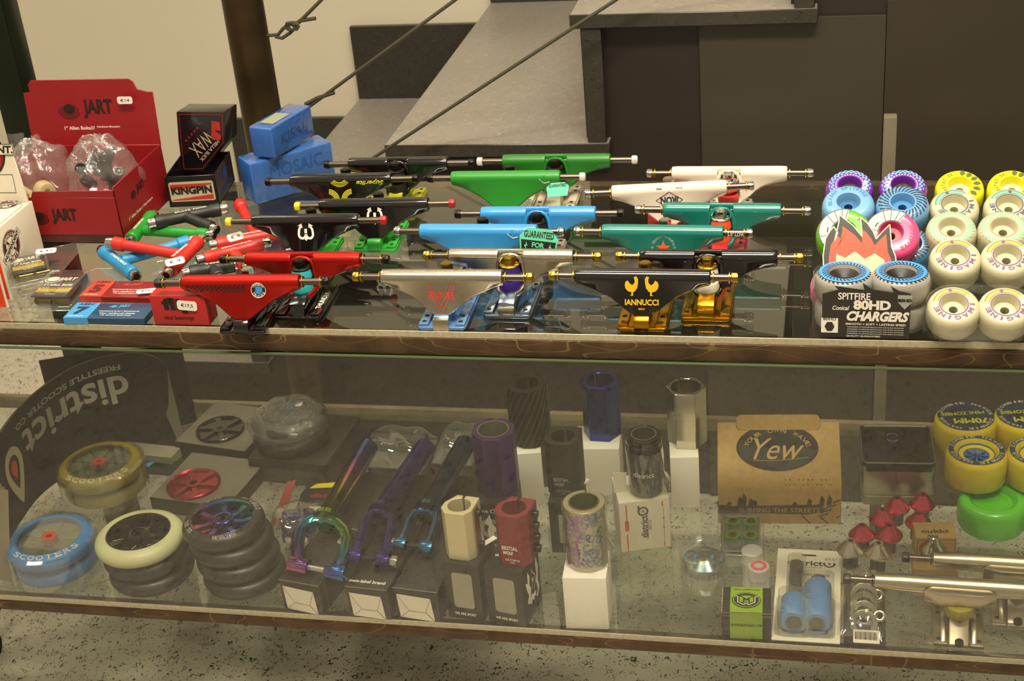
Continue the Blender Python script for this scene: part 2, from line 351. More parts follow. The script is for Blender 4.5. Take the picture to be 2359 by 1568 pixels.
# ------------------------------------------------------------------ skateboard trucks
def hexnut(b, r, h, M): b.cyl(r, h, M, seg=6); b.cyl(r * .8, h + .8, M, seg=18)
def hanger(kind, L):
    a = L / 2; b = B(); rings = []
    if kind == 'F': prof = [(1, 7.6, 7), (.985, 8.6, 8.6), (.9, 9, 10), (.78, 9, 12.5), (.62, 9, 17), (.48, 9, 21.5), (.36, 9, 27.5), (.27, 9, 31.5), (.2, 9, 35), (.14, 9, 37.5), (.1, 9, 39.5), (.05, 9, 41), (0, 9, 41)]
    else: prof = [(1, 7.6, 7), (.985, 8.6, 8.6), (.9, 9, 9.5), (.78, 9, 11), (.66, 9, 13), (.55, 9, 16), (.46, 9, 20), (.38, 9, 25), (.3, 9, 29), (.245, 9, 31), (.2, 9, 31), (.195, 9, 31), (.1, 9, 31), (0, 9, 31)]
    full = [(-u, r, z) for u, r, z in prof] + [(u, r, z) for u, r, z in reversed(prof[:-1])]
    for u, r, zl_ in full:
        x = u * a; sec = []; d = max(0, zl_ - r)
        rec = kind == 'R' and abs(u) < .198
        for t in range(-20, 201, 20):
            y, z = r * cos(radians(t)), r * sin(radians(t))
            if rec and y < -2: y = -2 - (y + 2) * -.15; 
            sec.append((x, y, z))
        if kind == 'F':
            yf = -13 * min(1, d / 30); tb = 4.5 if d < 22 else 6.5
            sec += [(x, yf - tb, -zl_ + 2.5), (x, yf - tb + 2, -zl_), (x, yf + tb - 2, -zl_), (x, yf + tb, -zl_ + 2.5)]
        else:
            yf = -9 * min(1, d / 20); tb = 6
            f = 3 if rec else yf - tb
            sec += [(x, f, -zl_ + 2.5), (x, f + 2, -zl_), (x, max(yf + tb, f + 4) - 1, -zl_), (x, max(yf + tb, f + 4), -zl_ + 2.5)]
        rings.append(sec)
    b.loft(rings)
    if kind == 'R':
        w_ = .205 * a
        arch = [(-w_ - 1, -14, -31), (-w_ - .5, -10.5, -16), (-w_ + 1, -9, -4)] + [(w_ * .86 * cos(radians(t)) , -8.2, -2 + 8 * sin(radians(t))) for t in (150, 120, 90, 60, 30)] + [(w_ - 1, -9, -4), (w_ + .5, -10.5, -16), (w_ + 1, -14, -31)]
        b.tube(arch, 2.3, 8)
        b.lathe([(9, -3), (15, -3), (16, 0), (15, 3), (9, 3)], T(0, -17, -31) @ R(12, 'X'), 28, True)
    return b
def truck(label, px, py, kind, hm, bm_, group, rz=0, L=137, W=204, am=AXLE, nuts=(CHROME, CHROME), bush='c0392b', km=CHROME, rings=GOLD, sleeve=None):
    p = P(px, py, ZU + .052); t = thing('skateboard_truck', label, 'skateboard truck', (p.x, p.y, ZU), rz, group)
    Z = T(0, 0, 52); a = L / 2
    hg = hanger(kind, L).build('hanger', hm, t, M=Z, bevel=.9, bang=40)
    b = B(); b.cyl(4, W - 6, T(-(W - 6) / 2, 0, 52) @ R(90, 'Y'), seg=16); b.build('axle', am, t)
    for s_, nm in ((-1, nuts[0]), (1, nuts[1])):
        b = B(); hexnut(b, 6, 6.5, T(s_ * (W / 2 - 8), 0, 52) @ R(90 * s_, 'Y')); b.build('axle_nut', nm, t, bevel=.7)
        if rings:
            b = B(); b.ring(4, 6.2, 1.2, T(s_ * (W / 2 - 10.5), 0, 52) @ R(90, 'Y'), 20); b.ring(4, 6.4, 1.2, T(s_ * (a + 2.2), 0, 52) @ R(90, 'Y'), 20); b.build('washer', rings, t)
    # base plate
    sg = 1 if kind == 'F' else -1
    y0, y1 = (-27, 58) if kind == 'F' else (-51, 31)
    b = B(); yc = (y0 + y1) / 2; ln = y1 - y0
    b.prism(rrect(54, ln, 5), 4, T(0, yc, 0))
    for s_ in (-1, 1): b.box(11, ln - 6, 3, s_ * 20.5, yc, 4)
    if kind == 'F':
        b.prism([(y0, 0), (y0, 12), (y0 + 4, 16), (y0 + 14, 15), (y0 + 26, 8), (y1 - 34, 9), (y1 - 30, 21), (y1 - 10, 21), (y1 - 4, 4), (y1 - 4, 0)], 17, T(-8.5, 0, 0) @ R(90, 'Z') @ R(90, 'X'))
    else:
        b.prism([(y0 + 1, 0), (y0 + 1, 5), (y0 + 6, 16), (y0 + 22, 23), (y0 + 44, 21), (y0 + 50, 9), (y1 - 14, 9), (y1 - 8, 16), (y1 - 2, 14), (y1, 0)], 18, T(-9, 0, 0) @ R(90, 'Z') @ R(90, 'X'))
        b.cyl(13, 6, T(0, y0 + 33, 17) @ R(-10, 'X'), r2=12)
    b.mi = 1
    for s_ in (-1, 1):
        for yy in (y0 + 9, y0 + 22, y1 - 22, y1 - 9): b.ell(2.5, 2.5, s_ * 20.5, yy, T(0, 0, 7.2))
    bp = b.build('baseplate', [bm_, HOLE], t, bevel=1)
    ky = 30 if kind == 'F' else -20
    bu = mat('bushing_' + bush, bush, .4)
    if kind == 'F':
        b = B(); b.lathe([(0, 0), (10, 0), (11, 8), (10, 14), (0, 14)], T(0, 24, 20)); b.build('bushing', bu, t)
        b = B(); b.cyl(4, 40, T(0, 24, 18)); hexnut(b, 7, 7, T(0, 24, 50)); b.build('kingpin', km, t)
    else:
        Mk = T(0, -18, 22)
        b = B(); b.lathe([(0, -1), (12, -1), (13, 4), (11.5, 10), (0, 10)], Mk); b.lathe([(0, 0), (12, 0), (11, 7), (9.5, 10), (0, 10)], T(0, -14, 23 + 14)); b.build('bushing', bu, t)
        b = B(); b.cyl(12.5, 2, T(0, -18, 20)); b.lathe([(0, 0), (11, 0), (11.5, 2), (9, 3), (0, 3)], T(0, -13, 47)); b.cyl(4, 44, T(0, -17, 14) @ R(-6, 'X')); hexnut(b, 7, 8, T(0, -13, 50)); b.build('kingpin', km, t, bevel=.4)
    t['_']=0; del t['_']
    return t, hg, bp
FACE = lambda x, y=0, z=52, spin=0: FRONT(x, -9.4 + y, z, spin)     # front of the hanger tube
WEB = lambda x, z, spin=0: FRONT(x, -20, z, spin)
RED = mat('anodised_red', 'b8241c', .33, .85); SILV = mat('brushed_silver', 'bdb6a4', .25, 1., noise=.06, nscale=300); BLK = mat('gloss_black', '0f0c0b', .16, coat=.6)
SKY = mat('sky_blue_paint', '2f86c4', .33, coat=.3); TEAL = mat('teal_paint', '0f6d62', .25, coat=.4); GRN = mat('grass_green_paint', '218022', .4); GRN2 = mat('dark_grass_green_paint', '1a6a1a', .4)
WHT = mat('white_enamel', 'd6cab8', .2, coat=.6); LGRN = mat('light_green_paint', '279a2f', .35); YEL = mat('acid_yellow_paint', 'b8b812', .4); BLU = mat('anodised_light_blue', '6b93c4', .3, .6)
CREAM = mat('cream_paint', 'b5ab92', .4); GLDP = mat('gold_plate', 'bb8a1e', .26, 1.); NY = mat('yellow_nut', 'e0cf10', .4); NR = mat('red_nut', 'a3171c', .35); NW = mat('white_nut', 'cfc8b8', .4)
INKY = mat('yellow_ink', 'd8cc22', .5); INKR = mat('red_ink', 'c22f2a', .5); INKG = mat('gold_ink', 'd29a18', .4); INKGY = mat('grey_ink', '9aa09a', .5)
# red pair
t, hg, bp = truck('red truck with a black checker band and round badge, front left', 556, 650, 'F', RED, BLK, 'red trucks', 3, nuts=(INKB, DSTEEL), bush='1fa0a0')
b = B()
for i in range(26):
    for j in range(4):
        if (i + j) % 2 == 0: b.rect(2.6, 2.2, -62 + i * 2.7, -4 + j * 2.3, FACE(0, .6, 49))
b.decal('checker_band', INKB, hg); 
b = B(); b.ell(8.5, 8.5, 0, 0, FACE(22, -.3, 47)); q = b.decal('badge', INKB, hg, .4)
b = B(); b.sector(8, 8.6, 0, 360, FACE(22, -.3, 47), 32); b.arctext('TENSOR', 6.6, 2.4, 160, 20, FACE(22, -.6, 47)); b.arctext('TRUCKS', 6.6, 2.4, 200, 340, FACE(22, -.6, 47), inside=True); b.decal('badge_ring', INKW, hg, 1.0, child=q)
b = B(); b.ell(4.6, 4.6, 0, 0, FACE(22, -.6, 47)); b.decal('badge_centre', mat('badge_blue', '3a84c0', .4), hg, 1.0, child=q)
def rails(bp, y0, y1, words, ink=INKW, h=6):
    for s_, wd in zip((-1, 1), words):
        if wd: b = B(); b.text(wd, 42, h, TOP(s_ * 20.5, (y0 + y1) / 2, 7.3, 90), fat=.02); b.build('lettering', ink, bp)
rails(bp, -20, 62, ('THUNDER', None)); b = B(); b.poly([(-3, -16), (2, 0), (-1, 0), (4, 16), (0, 4), (3, 4)], TOP(20.5, 16, 7.3)); b.build('bolt_mark', INKW, bp)
t, hg, bp = truck('red truck with its kingpin arch facing out, behind the checkered red one', 700, 597, 'R', RED, BLK, 'red trucks', 1, nuts=(DSTEEL, DSTEEL), bush='1fa0a0', km=DSTEEL)
rails(bp, -56, 26, (None, 'THUNDER')); b = B(); b.poly([(-3, -12), (2, 0), (-1, 0), (4, 12), (0, 3), (3, 3)], TOP(-20.5, -20, 7.3)); b.build('bolt_mark', INKW, bp)
# silver venture pair
t, hg, bp = truck('polished silver truck with a red outlined V on its face, front middle', 1018, 638, 'F', SILV, BLU, 'polished silver trucks', 1, nuts=(GOLD, GOLD), bush='3a1f7a', km=GOLD)
b = B()
for k in (0, 3.2): b.line([(-16 + k, 13), (0 + k * .3 - .5, -17 + k * 2.4)], .6, WEB(0, 34)); b.line([(16 - k, 13), (0 - k * .3 + .5, -17 + k * 2.4)], .6, WEB(0, 34))
b.line([(-16, 13), (-8, 13)], .6, WEB(0, 34)); b.line([(16, 13), (8, 13)], .6, WEB(0, 34)); b.text('VENTURE', 30, 5.5, WEB(0, 36), fat=.005); b.line([(-17, 5.6), (17, 5.6)], .5, WEB(0, 34)); b.line([(-15, -1.4), (15, -1.4)], .5, WEB(0, 34))
b.decal('logo', INKR, hg); rails(bp, -20, 62, ('VENTURE', 'VENTURE'), SILVER)
b = B(); b.box(18, 4, 14, 0, -26, 0); b.box(18, 12, 3, 0, -21, 12); b.build('pivot_housing', SILV, bp, bevel=1)
t, hg, bp = truck('polished silver truck with gold kingpin and purple bushing, behind the V one', 1178, 590, 'R', SILV, mat('blue_tinted_silver', '93a3b4', .22, 1.), 'polished silver trucks', 0, nuts=(GOLD, GOLD), bush='2a1468', km=GOLD, L=142)
rails(bp, -56, 26, ('VENTURE', None), SILVER); b = B(); b.box(19, 10, 9, 0, -46, 4); b.build('front_block', SILV, bp, bevel=2)
# black and gold pair
t, hg, bp = truck('black truck with two yellow roosters printed on its face, front right', 1480, 637, 'F', BLK, GLDP, 'black trucks on gold baseplates', 0, L=145, nuts=(GOLD, GOLD), bush='d8d2c4', km=GOLD)
b = B()
for s_ in (-1, 1):
    body = [(-9, 5), (-8, 9), (-5, 11), (-3, 7), (0, 5), (3, 8), (3, 12), (2, 15), (5, 16), (7, 13), (7, 8), (6, 2), (3, -2), (1, -3), (1, -7), (-3, -7), (-1, -6), (-1, -3), (-5, -2), (-8, 1)]
    b.poly([(s_ * (x * .9 - 10), y * .9) for x, y in body], WEB(0, 42))
b.text('IANNUCCI', 36, 6.2, WEB(0, 29), fat=.03); b.text('BIRD', 7, 1.8, WEB(0, 22)); b.decal('logo', mat('rooster_yellow', 'd8a818', .4), hg)
t, hg, bp = truck('glossy black truck with gold kingpin facing out, behind the rooster one', 1632, 592, 'R', BLK, GLDP, 'black trucks on gold baseplates', 0, L=148, nuts=(GOLD, GOLD), bush='c9c2b0', km=GOLD)
rails(bp, -56, 26, ('VENTURE', None), GOLD); b = B(); b.box(19, 10, 9, 0, -46, 4); b.build('front_block', GLDP, bp, bevel=2)
# black W pair
def wmark(hg):
    b = B(); M = WEB(2, 41)
    for s_ in (-1, 1):
        pts = [(s_ * (4.6 + 4.4 * cos(radians(a))), -1 + 5 * sin(radians(a))) for a in range(180, 381, 20)]
        pts = [(0, 3)] + pts[0:] if False else pts
        b.line(pts + [(s_ * 8.2, 4.5), (s_ * 6, 8)], 2.7, M); b.poly([(s_ * 3.6, 6), (s_ * 9.6, 9), (s_ * 4.4, 12)], M)
    b.line([(-.1, 0), (-.1, 5)], 3, M); b.poly([(0, -9), (2, -6.6), (0, -4.4), (-2, -6.6)], M); return b.decal('logo', INKW, hg)
t, hg, bp = truck('black truck with a white W mark, yellow and red nuts, nearer the red trucks', 704, 509, 'F', BLK, LGRN, 'black trucks with W mark', 2, nuts=(NY, NR), km=DSTEEL, rings=None, L=134); wmark(hg)
t, hg, bp = truck('black truck with a white W mark, yellow and red nuts, farther from the glass', 862, 472, 'F', BLK, LGRN, 'black trucks with W mark', 3, nuts=(NY, NR), km=DSTEEL, rings=None, L=138); wmark(hg)
rails(bp, -20, 62, (None, 'STREET'), mat('dark_green_ink', '14581a', .5))
# black superlite pair
t, hg, bp = truck('black truck with yellow stripes and upside-down script on its face', 786, 415, 'F', BLK, YEL, 'black trucks on yellow baseplates', 3, nuts=(DSTEEL, DSTEEL), km=DSTEEL, rings=None, L=134)
b = B(); M = WEB(0, 38)
for k in range(4):
    r_ = 8 + k * 1.9
    for cx_, cy_, a0 in ((0, 21, 215), (-16, -8, -25), (16, -8, 95)):
        b.sector(r_, r_ + .9, a0, a0 + 110 if a0 != 215 else 325, M @ T(cx_, cy_ + 1, 0), sy=.9)
b.text('Superlite', 36, 8, FACE(40, -.3, 52, 180), shear=.35, fat=.02); b.decal('logo', INKY, hg)
t, hg, bp = truck('plain black truck at the back next to the wax blocks', 918, 377, 'R', BLK, YEL, 'black trucks on yellow baseplates', 1, nuts=(DSTEEL, DSTEEL), km=DSTEEL, rings=None, L=134, bush='1a1613')
# blue pair
def tagcard(parent_label, x, y, z, rz, full, tilt=-12, k=1):
    t = thing('hang_tag', parent_label, 'tag', (x, y, z), rz, 'mint guarantee tags')
    hexa = [(-22, 6), (-13, 16), (13, 16), (22, 6), (19, -18), (-19, -18)]
    M = R(90 + tilt, 'X') @ R(-8 if k == 1 else 10, 'Z') @ Matrix.Diagonal((k, k * (1 if full else .75), 1, 1))
    b = B(); b.prism(hexa, .6, M); q = b.build('card', mat('mint', '5fc7a0', .5), t)
    if full: b = B(); b.poly([(-20, 2), (20, 2), (17.5, -17), (-17.5, -17)], M @ T(0, 0, .9)); b.build('dark_field', INKB, q)
    b = B(); b.text('GUARANTEED', 34, 8, M @ T(0, 9, 1.0), fat=.02); b.build('lettering', INKB, q)
    if full:
        b = B(); b.text('FOR', 14, 6, M @ T(0, -3, 1.3), fat=.03); b.text('LIFE', 17, 6, M @ T(0, -12, 1.3), fat=.03)
        for s_ in (-1, 1): b.poly([(s_ * 14, 0), (s_ * 12, -5), (s_ * 14, -5), (s_ * 12.5, -11), (s_ * 16, -4), (s_ * 14, -4)], M @ T(0, 0, 1.3))
        b.build('white_lettering', mat('mint', '5fc7a0'), q)
    return t
def tbolt(hg, x):
    b = B(); b.poly([(-6, 0), (0, 6), (7, 4), (7, -4), (0, -6)], FACE(x, -.3, 53)); q = b.decal('badge', mat('pale_print', 'b9cfd0', .5), hg); b = B(); b.poly([(-3, 1), (1, 5), (0, 1), (3, 0), (-1, -5), (0, -1)], FACE(x, -.6, 53)); b.decal('badge_bolt', hg.data.materials[0], hg, .7, child=q)
t, hg, bp = truck('light blue truck with a mint guarantee tag hanging on it', 1102, 533, 'F', SKY, CREAM, 'light blue trucks', 0, nuts=(CHROME, CHROME), km=DSTEEL, rings=None, L=140); tbolt(hg, 42)
p = P(1247, 543, ZU + .056); tagcard('mint and black hexagonal guarantee tag on the blue truck', p.x, p.y - .018, p.z, 4, True)
t, hg, bp = truck('light blue truck with black kingpin facing out, behind the tagged one', 1240, 492, 'R', SKY, CREAM, 'light blue trucks', 1, nuts=(DSTEEL, DSTEEL), km=DSTEEL, rings=None, L=138, bush='17120f')
# teal pair
t, hg, bp = truck('teal truck with an orange star in a ring of letters, in front', 1526, 535, 'F', TEAL, NR, 'teal trucks', -1, nuts=(CHROME, CHROME), L=138, bush='d8431c')
b = B(); b.arctext('IRON TRUCKS MANUFACTURE', 12.5, 2.6, 215, -35, WEB(2, 38)); b.arctext('1991', 12.5, 2.4, 235, 305, WEB(2, 38), inside=True); b.decal('lettering', INKGY, hg); b = B(); b.text('5.0" LOW', 19, 4.2, FRONT(83, -4.4, 52.5)); b.build('axle_lettering', INKW, hg)
b = B(); b.poly([(8.5 * (1 if i % 2 == 0 else .42) * cos(radians(90 + 36 * i)), 8.5 * (1 if i % 2 == 0 else .42) * sin(radians(90 + 36 * i))) for i in range(10)], WEB(2, 38)); b.decal('star', mat('orange_star', 'd8471c', .5), hg)
t, hg, bp = truck('teal truck with chrome kingpin nut and red bushing facing out', 1663, 484, 'R', TEAL, NR, 'teal trucks', -1, nuts=(CHROME, CHROME), L=136, bush='e04a1e')
# green pair
t, hg, bp = truck('bright green truck with white axle nut and mint tag', 1165, 409, 'F', GRN, CREAM, 'green trucks', 1, nuts=(DSTEEL, NW), km=DSTEEL, rings=None, L=140); tbolt(hg, 50)
p = P(1290, 424, ZU + .05); tagcard('mint guarantee tag on the bright green truck, partly folded', p.x, p.y - .016, p.z, -14, False, -35, .68)
rails(bp, -20, 62, (None, 'SERIAL'), INKGY)
t, hg, bp = truck('darker green truck at the very back with white axle nuts', 1282, 370, 'R', GRN2, CREAM, 'green trucks', 1, nuts=(NW, NW), km=DSTEEL, rings=None, L=140, W=210, bush='17120f')
# white pair
t, hg, bp = truck('white truck turned askew with IRON in a diamond on its face', 1541, 437, 'F', WHT, NR, 'white trucks', 7, nuts=(CHROME, CHROME), L=138)
b = B(); b.text('IRON', 21, 8, WEB(0, 43, 180), fat=.045); b.line([(-16, 0), (0, 10), (16, 0), (0, -10), (-16, 0)], .7, WEB(0, 43)); b.text('Fundo', 8, 2, FACE(12, -.3, 57, 180), shear=.3); b.text('Mfg', 7, 2.4, FACE(-12, -.3, 57, 180), shear=.3); b.decal('logo', mat('navy_ink', '141a2e', .5), hg)
t, hg, bp = truck('white truck with its arch facing out, farthest back on the right', 1680, 399, 'R', WHT, WHT, 'white trucks', 0, nuts=(CHROME, CHROME), L=140)
# ------------------------------------------------------------------ skateboard wheels
def swheel(label, pos, tilt, colr, core, fn, group, R_=26.5, W_=31, spin=0, rz=0, hole=8, name='skateboard_wheel', rough=.3, bowl=13):
    t = thing(name, label, 'wheel', pos, 0, group, rot=(tilt, 0, rz)); h = W_ / 2
    m = mat('urethane_' + colr, colr, rough, coat=.2)
    half = [(hole, 4), (bowl - 2.5, 4.5), (bowl - 1, h - 3), (bowl, h), (R_ * .74, h), (R_ * .86, h - 1.2), (R_ * .95, h - 4), (R_, h - 9)]
    prof = half + [(r, -z) for r, z in reversed(half)]
    b = B(); b.lathe(prof, seg=48, closed=True); wh = b.build('tyre', m, t)
    cz, cr = (h - 3, bowl - .7) if core == '1a1613' else (6, bowl - 2.2); b = B(); b.lathe([(hole - 3.5, -cz), (cr, -cz), (cr, cz), (hole - 3.5, cz - (6 if cz > 6 else 0))], seg=32, closed=True); b.build('core', mat('core_' + core, core, .4), t)
    if fn: fn(t, wh, T(0, 0, h + .15) @ R(spin, 'Z'), bowl, R_)
    return t
def g_imagine(arc, ink):
    def fn(t, wh, M, bowl, R_):
        b = B(); b.ring(bowl + .2, bowl + 1.6, .1, M, 40); b.arctext('IMAGINE', 17.8, 5, 18, -165, M, fat=.05); b.rect(3.4, 3.4, 0, 0, M @ R(105, 'Z') @ T(18, 0, .1) @ R(45, 'Z'))
        b.sector(19.6, 20.4, 45, 175, M); b.sector(15.6, 16.2, 45, 175, M); b.build('lettering', mat('ink_' + ink, ink, .5), wh)
        b = B(); b.sector(17.8, 19.6, 45, 175, M); b.sector(16.2, 17.2, 50, 170, M); b.build('coloured_arc', mat('ink_' + arc, arc, .5), wh)
    return fn
def g_stripes(c1, c2=None, n=26, a=14, letters=None):
    def fn(t, wh, M, bowl, R_):
        b = B()
        for i in range(n):
            a0 = i * 360 / n; pts = []
            for k in range(5): r_ = bowl + 1.5 + (R_ * .9 - bowl - 1.5) * k / 4; pts.append((r_ * cos(radians(a0 + a * k / 4)), r_ * sin(radians(a0 + a * k / 4)), 0))
            for k in range(4, -1, -1): r_ = bowl + 1.5 + (R_ * .9 - bowl - 1.5) * k / 4; pts.append((r_ * cos(radians(a0 + a * k / 4 + 180 / n)), r_ * sin(radians(a0 + a * k / 4 + 180 / n)), 0))
            b.add([(x, y, z - max(0, (sqrt(x * x + y * y) - R_ * .76)) * .42) for x, y, z in pts], [(k, k + 1, 8 - k, 9 - k) for k in range(4)], M)
        b.build('stripes', mat('ink_' + c1, c1, .5), wh)
        if c2:
            b = B(); b.sector(bowl + .2, bowl + 1.3, 0, 360, M, 40); b.build('rim_line', mat('ink_' + c2, c2, .5), wh)
        if letters:
            b = B(); b.arctext(letters[0], R_ * .68, 4, letters[2], letters[3], M @ T(0, 0, .2), fat=.04); b.build('lettering', mat('ink_' + letters[1], letters[1], .5), wh)
    return fn
def g_letters(words):
    def fn(t, wh, M, bowl, R_):
        for w_, c_, a0, a1, h_ in words: b = B(); b.arctext(w_, R_ * .7, h_, a0, a1, M, fat=.03); b.build('lettering', mat('ink_' + c_, c_, .5), wh)
    return fn
def g_checker(t, wh, M, bowl, R_):
    b = B(); n = 44
    for i in range(n):
        for j in range(3):
            if (i + j) % 2 == 0: b.sector(17.2 + j * 1.9, 19.1 + j * 1.9, i * 360 / n, (i + 1) * 360 / n, M, 1, z=-max(0, j - 1) * 1.)
    b.build('checks', mat('ink_aqua', '5cc4c8', .5), wh)
    b = B()
    for i in range(30): b.sector(14.6, 15.8, i * 12, i * 12 + 7, M, 1)
    b.arctext('VENOM', 16.5, 5.5, -70, 20, M @ T(0, 0, .2), fat=.05); b.build('lettering', INKW, wh)
def g_leaf(t, wh, M, bowl, R_):
    b = B()
    for i in range(8):
        a = radians(80 - i * 24); u = Vector((cos(a), sin(a))); v = Vector((-u.y, u.x)); pts = []
        for k in range(8): q = u * (13.8 + 8.8 * k / 7) + v * 2.9 * sin(pi * k / 7); pts.append((q.x, q.y))
        for k in range(7, -1, -1): q = u * (13.8 + 8.8 * k / 7) - v * 2.9 * sin(pi * k / 7); pts.append((q.x, q.y))
        b.poly(pts, M)
    b.arctext('HABITAT', 17.5, 4, 240, 150, M, fat=.03); b.arctext('52', 18, 4, 135, 115, M, fat=.03); b.build('leaves', mat('ink_olive', '4f5410', .5), wh)
def g_eyes(side):
    def fn(t, wh, M, bowl, R_):
        b = B(); b.sector(bowl + .5, R_ * .9, 80, 215, M, 16); q = b.build('cartoon_eye', mat('eye_grey', 'a7b5a4', .5), wh)
        b = B()
        for a in (88, 102, 120, 140, 200): b.line([((bowl + 1) * cos(radians(a)), (bowl + 1) * sin(radians(a))), (R_ * .88 * cos(radians(a - 6)), R_ * .88 * sin(radians(a - 6)))], .7, M @ T(0, 0, .15))
        b.sector(bowl + .3, bowl + 1.4, 70, 220, M @ T(0, 0, .15), 16); b.sector(R_ * .88, R_ * .91, 75, 220, M @ T(0, 0, .15), 16); b.sector(17, 18.5, 165, 185, M @ T(0, 0, .15)); b.build('outlines', INKB, q)
        b = B(); b.arctext('SPITFIRE', R_ * .72, 4, 50, -40, M @ T(0, 0, .1), fat=.04); b.build('lettering', mat('ink_wine', '7a1430', .5), wh)
    return fn
def UP(px, py, Y): return PY(px, py, Y)
gW = 'shrink wrapped skateboard wheels'
IV = 'bab494'
cols = [('front row of the cream pack, left of the two', 2195, 722, .034, g_imagine('b2b51c', '6a4a6a')), ('front row of the cream pack, right of the two', 2313, 724, .034, g_imagine('b2b51c', '6a4a6a')),
        ('second row with yellow arc, left of the two', 2199, 610, .072, g_imagine('b2b51c', '6a4a6a')), ('second row with yellow arc, right of the two', 2317, 610, .072, g_imagine('b2b51c', '6a4a6a'))]
for l, x, y, Y, fn in cols: swheel('cream wheel lettered in purple, ' + l, P(x, y, ZU + .0268) if y > 700 else UP(x, y, Y), 24, IV, 'bdb896', fn, gW, spin=-5)
for l, x, s_ in (('left', 2190, 0), ('right', 2309, 10)): swheel('cream wheel with olive and mint swirls, %s of the two' % l, UP(x, 545, .125), 24, IV, 'bdb896', g_stripes('7fae92', '9a7a50', 30, 26), gW, spin=s_)
for l, x, s_ in (('left', 2197, -20), ('right', 2322, -50)): swheel('cream wheel with aqua arc and grey letters, %s of the two' % l, UP(x, 492, .17), 24, IV, 'c9c49c', g_imagine('5cc4a4', '4a4a55'), gW, spin=s_ + 30)
for l, x in (('left', 2209), ('right', 2329)): swheel('yellow wheel with dark leaves, %s of the two at the back' % l, UP(x, 448, .215), 24, 'd9d615', 'c9c49c', g_leaf, gW)
for l, x in (('left', 1957), ('right', 2079)): swheel('purple wheel with aqua checks, %s of the two at the back' % l, UP(x, 447, .20), 24, '6a2a92', '3a2a1c', g_checker, gW, spin=0 if l == 'left' else 210)
swheel('pale blue wheel with dark lettering, left of its pair', UP(1954, 486, .16), 22, '6b9cc0', '2a6090', g_letters([('SPITFIRE', '2f6a9a', 115, 20, 4.5), ('ELIJAH', '2f6a9a', 200, 130, 4)]), gW, R_=28.5)
swheel('blue wheel with black slanted stripes, right of its pair', UP(2078, 487, .16), 22, '5f93bd', '3a78aa', g_stripes('1a2a3a', None, 28, -20), gW, R_=28.5)
swheel('lime green wheel with a cartoon eye, partly behind the flame card', UP(1945, 548, .112), 38, '5aa81c', '2f8a1c', g_eyes(0), gW, R_=30)
swheel('hot pink wheel with a cartoon eye, right behind the flame card', UP(2052, 550, .112), 38, 'd8487c', '8a1f3f', g_eyes(1), gW, R_=30, spin=-25)
swheel('dark blue striped wheel squeezed behind the pink one', UP(2094, 578, .125), 30, '3f7fa8', '2a5070', g_stripes('2a1a14', None, 30, 8), gW, R_=24)
swheel('pink and white wheel half hidden at the left foot of the card', UP(1926, 668, .060), 35, 'c96a8c', '8a1f3f', g_eyes(0), gW, R_=27, spin=20)
gray = '96938a'
for l, x, s_ in (('left', 1944, 160), ('right', 2075, -60)):
    swheel('smoky clear wheel with blue striped face, %s of the top two' % l, UP(x, 655, .036), 0, gray, '1a1613', g_stripes('1c2a3c', '1c2a3c', 34, 10), gW, R_=30, W_=30, spin=s_, bowl=16)
for l, x in (('left', 1944), ('right', 2075)):
    p = UP(x, 655, .036); swheel('smoky clear wheel under the blue striped one, %s of the lower two' % l, (p.x, p.y, p.z - .031), 0, gray, '1a1613', None, gW, R_=29.5, W_=30, bowl=16)
# printed faces of the upper pair carry a blue ring
for o in [o for o in COL.objects if o.name.startswith('skateboard_wheel') and 'smoky clear wheel with blue' in o.get('label', '')]:
    b = B(); b.sector(16.3, 25.5, 0, 360, T(0, 0, 15.08), 40); q = b.build('blue_face', mat('face_blue', '3f8fd0', .35), o)
# card of the charger pack
p0 = U(1893, 776); p1 = U(2094, 782)
wd = (p1 - p0).length * 1000
t = thing('package_card', 'dark printed card with white CHARGERS lettering on the wheel pack', 'card', ((p0.x + p1.x) / 2, (p0.y + p1.y) / 2 + .001, ZU), math.degrees(atan2(p1.y - p0.y, p1.x - p0.x)))
fl = [(-wd / 2, 0), (wd / 2, 0), (wd / 2, 52), (wd / 2 - 12, 55), (wd / 2 - 20, 60), (wd / 2 - 17, 53), (6, 56), (-4, 63), (-2, 55), (-wd / 2 + 12, 59), (-wd / 2 + 16, 55), (-wd / 2, 50)]
b = B(); b.prism(fl, .8, R(90, 'X')); q = b.build('card', mat('charcoal_card', '2e2a24', .45), t)
b = B(); F_ = lambda x, z: FRONT(x, -1.1, z * 1.28)
b.text('SPITFIRE', 32, 8, F_(-12, 37.5), fat=.02); b.text('80HD', 37, 11, F_(6, 30), fat=.05); b.text('Conical', 17, 5, F_(-25, 27), shear=.3, fat=.02); b.text('CHARGERS', 62, 11.5, F_(12, 20), shear=.3, fat=.05)
b.text('SMOOTH + SOFT + LASTING SPEED', 60, 2.4, F_(10, 12.8), fat=.02); b.text('QUALITY GUARANTEED', 34, 2, F_(-2, 1.8), fat=.02)
for k in range(4): b.text('ENGINEERED TO PERFORM SMOOTH SOFT AND QUICK ON ROUGH', 56, 1.2, F_(10, 10 - k * 2), fat=.01)
b.rect(17, 17, 0, 0, F_(-36, 11)); b.build('lettering', INKW, q)
b = B(); b.ell(5, 6, 0, 0, T(0, -.2, 0) @ F_(-36, 10), 6); b.text('80HD', 13, 3.5, T(0, -.2, 0) @ F_(-36, 17)); b.build('panel_mark', mat('charcoal_card'), q)
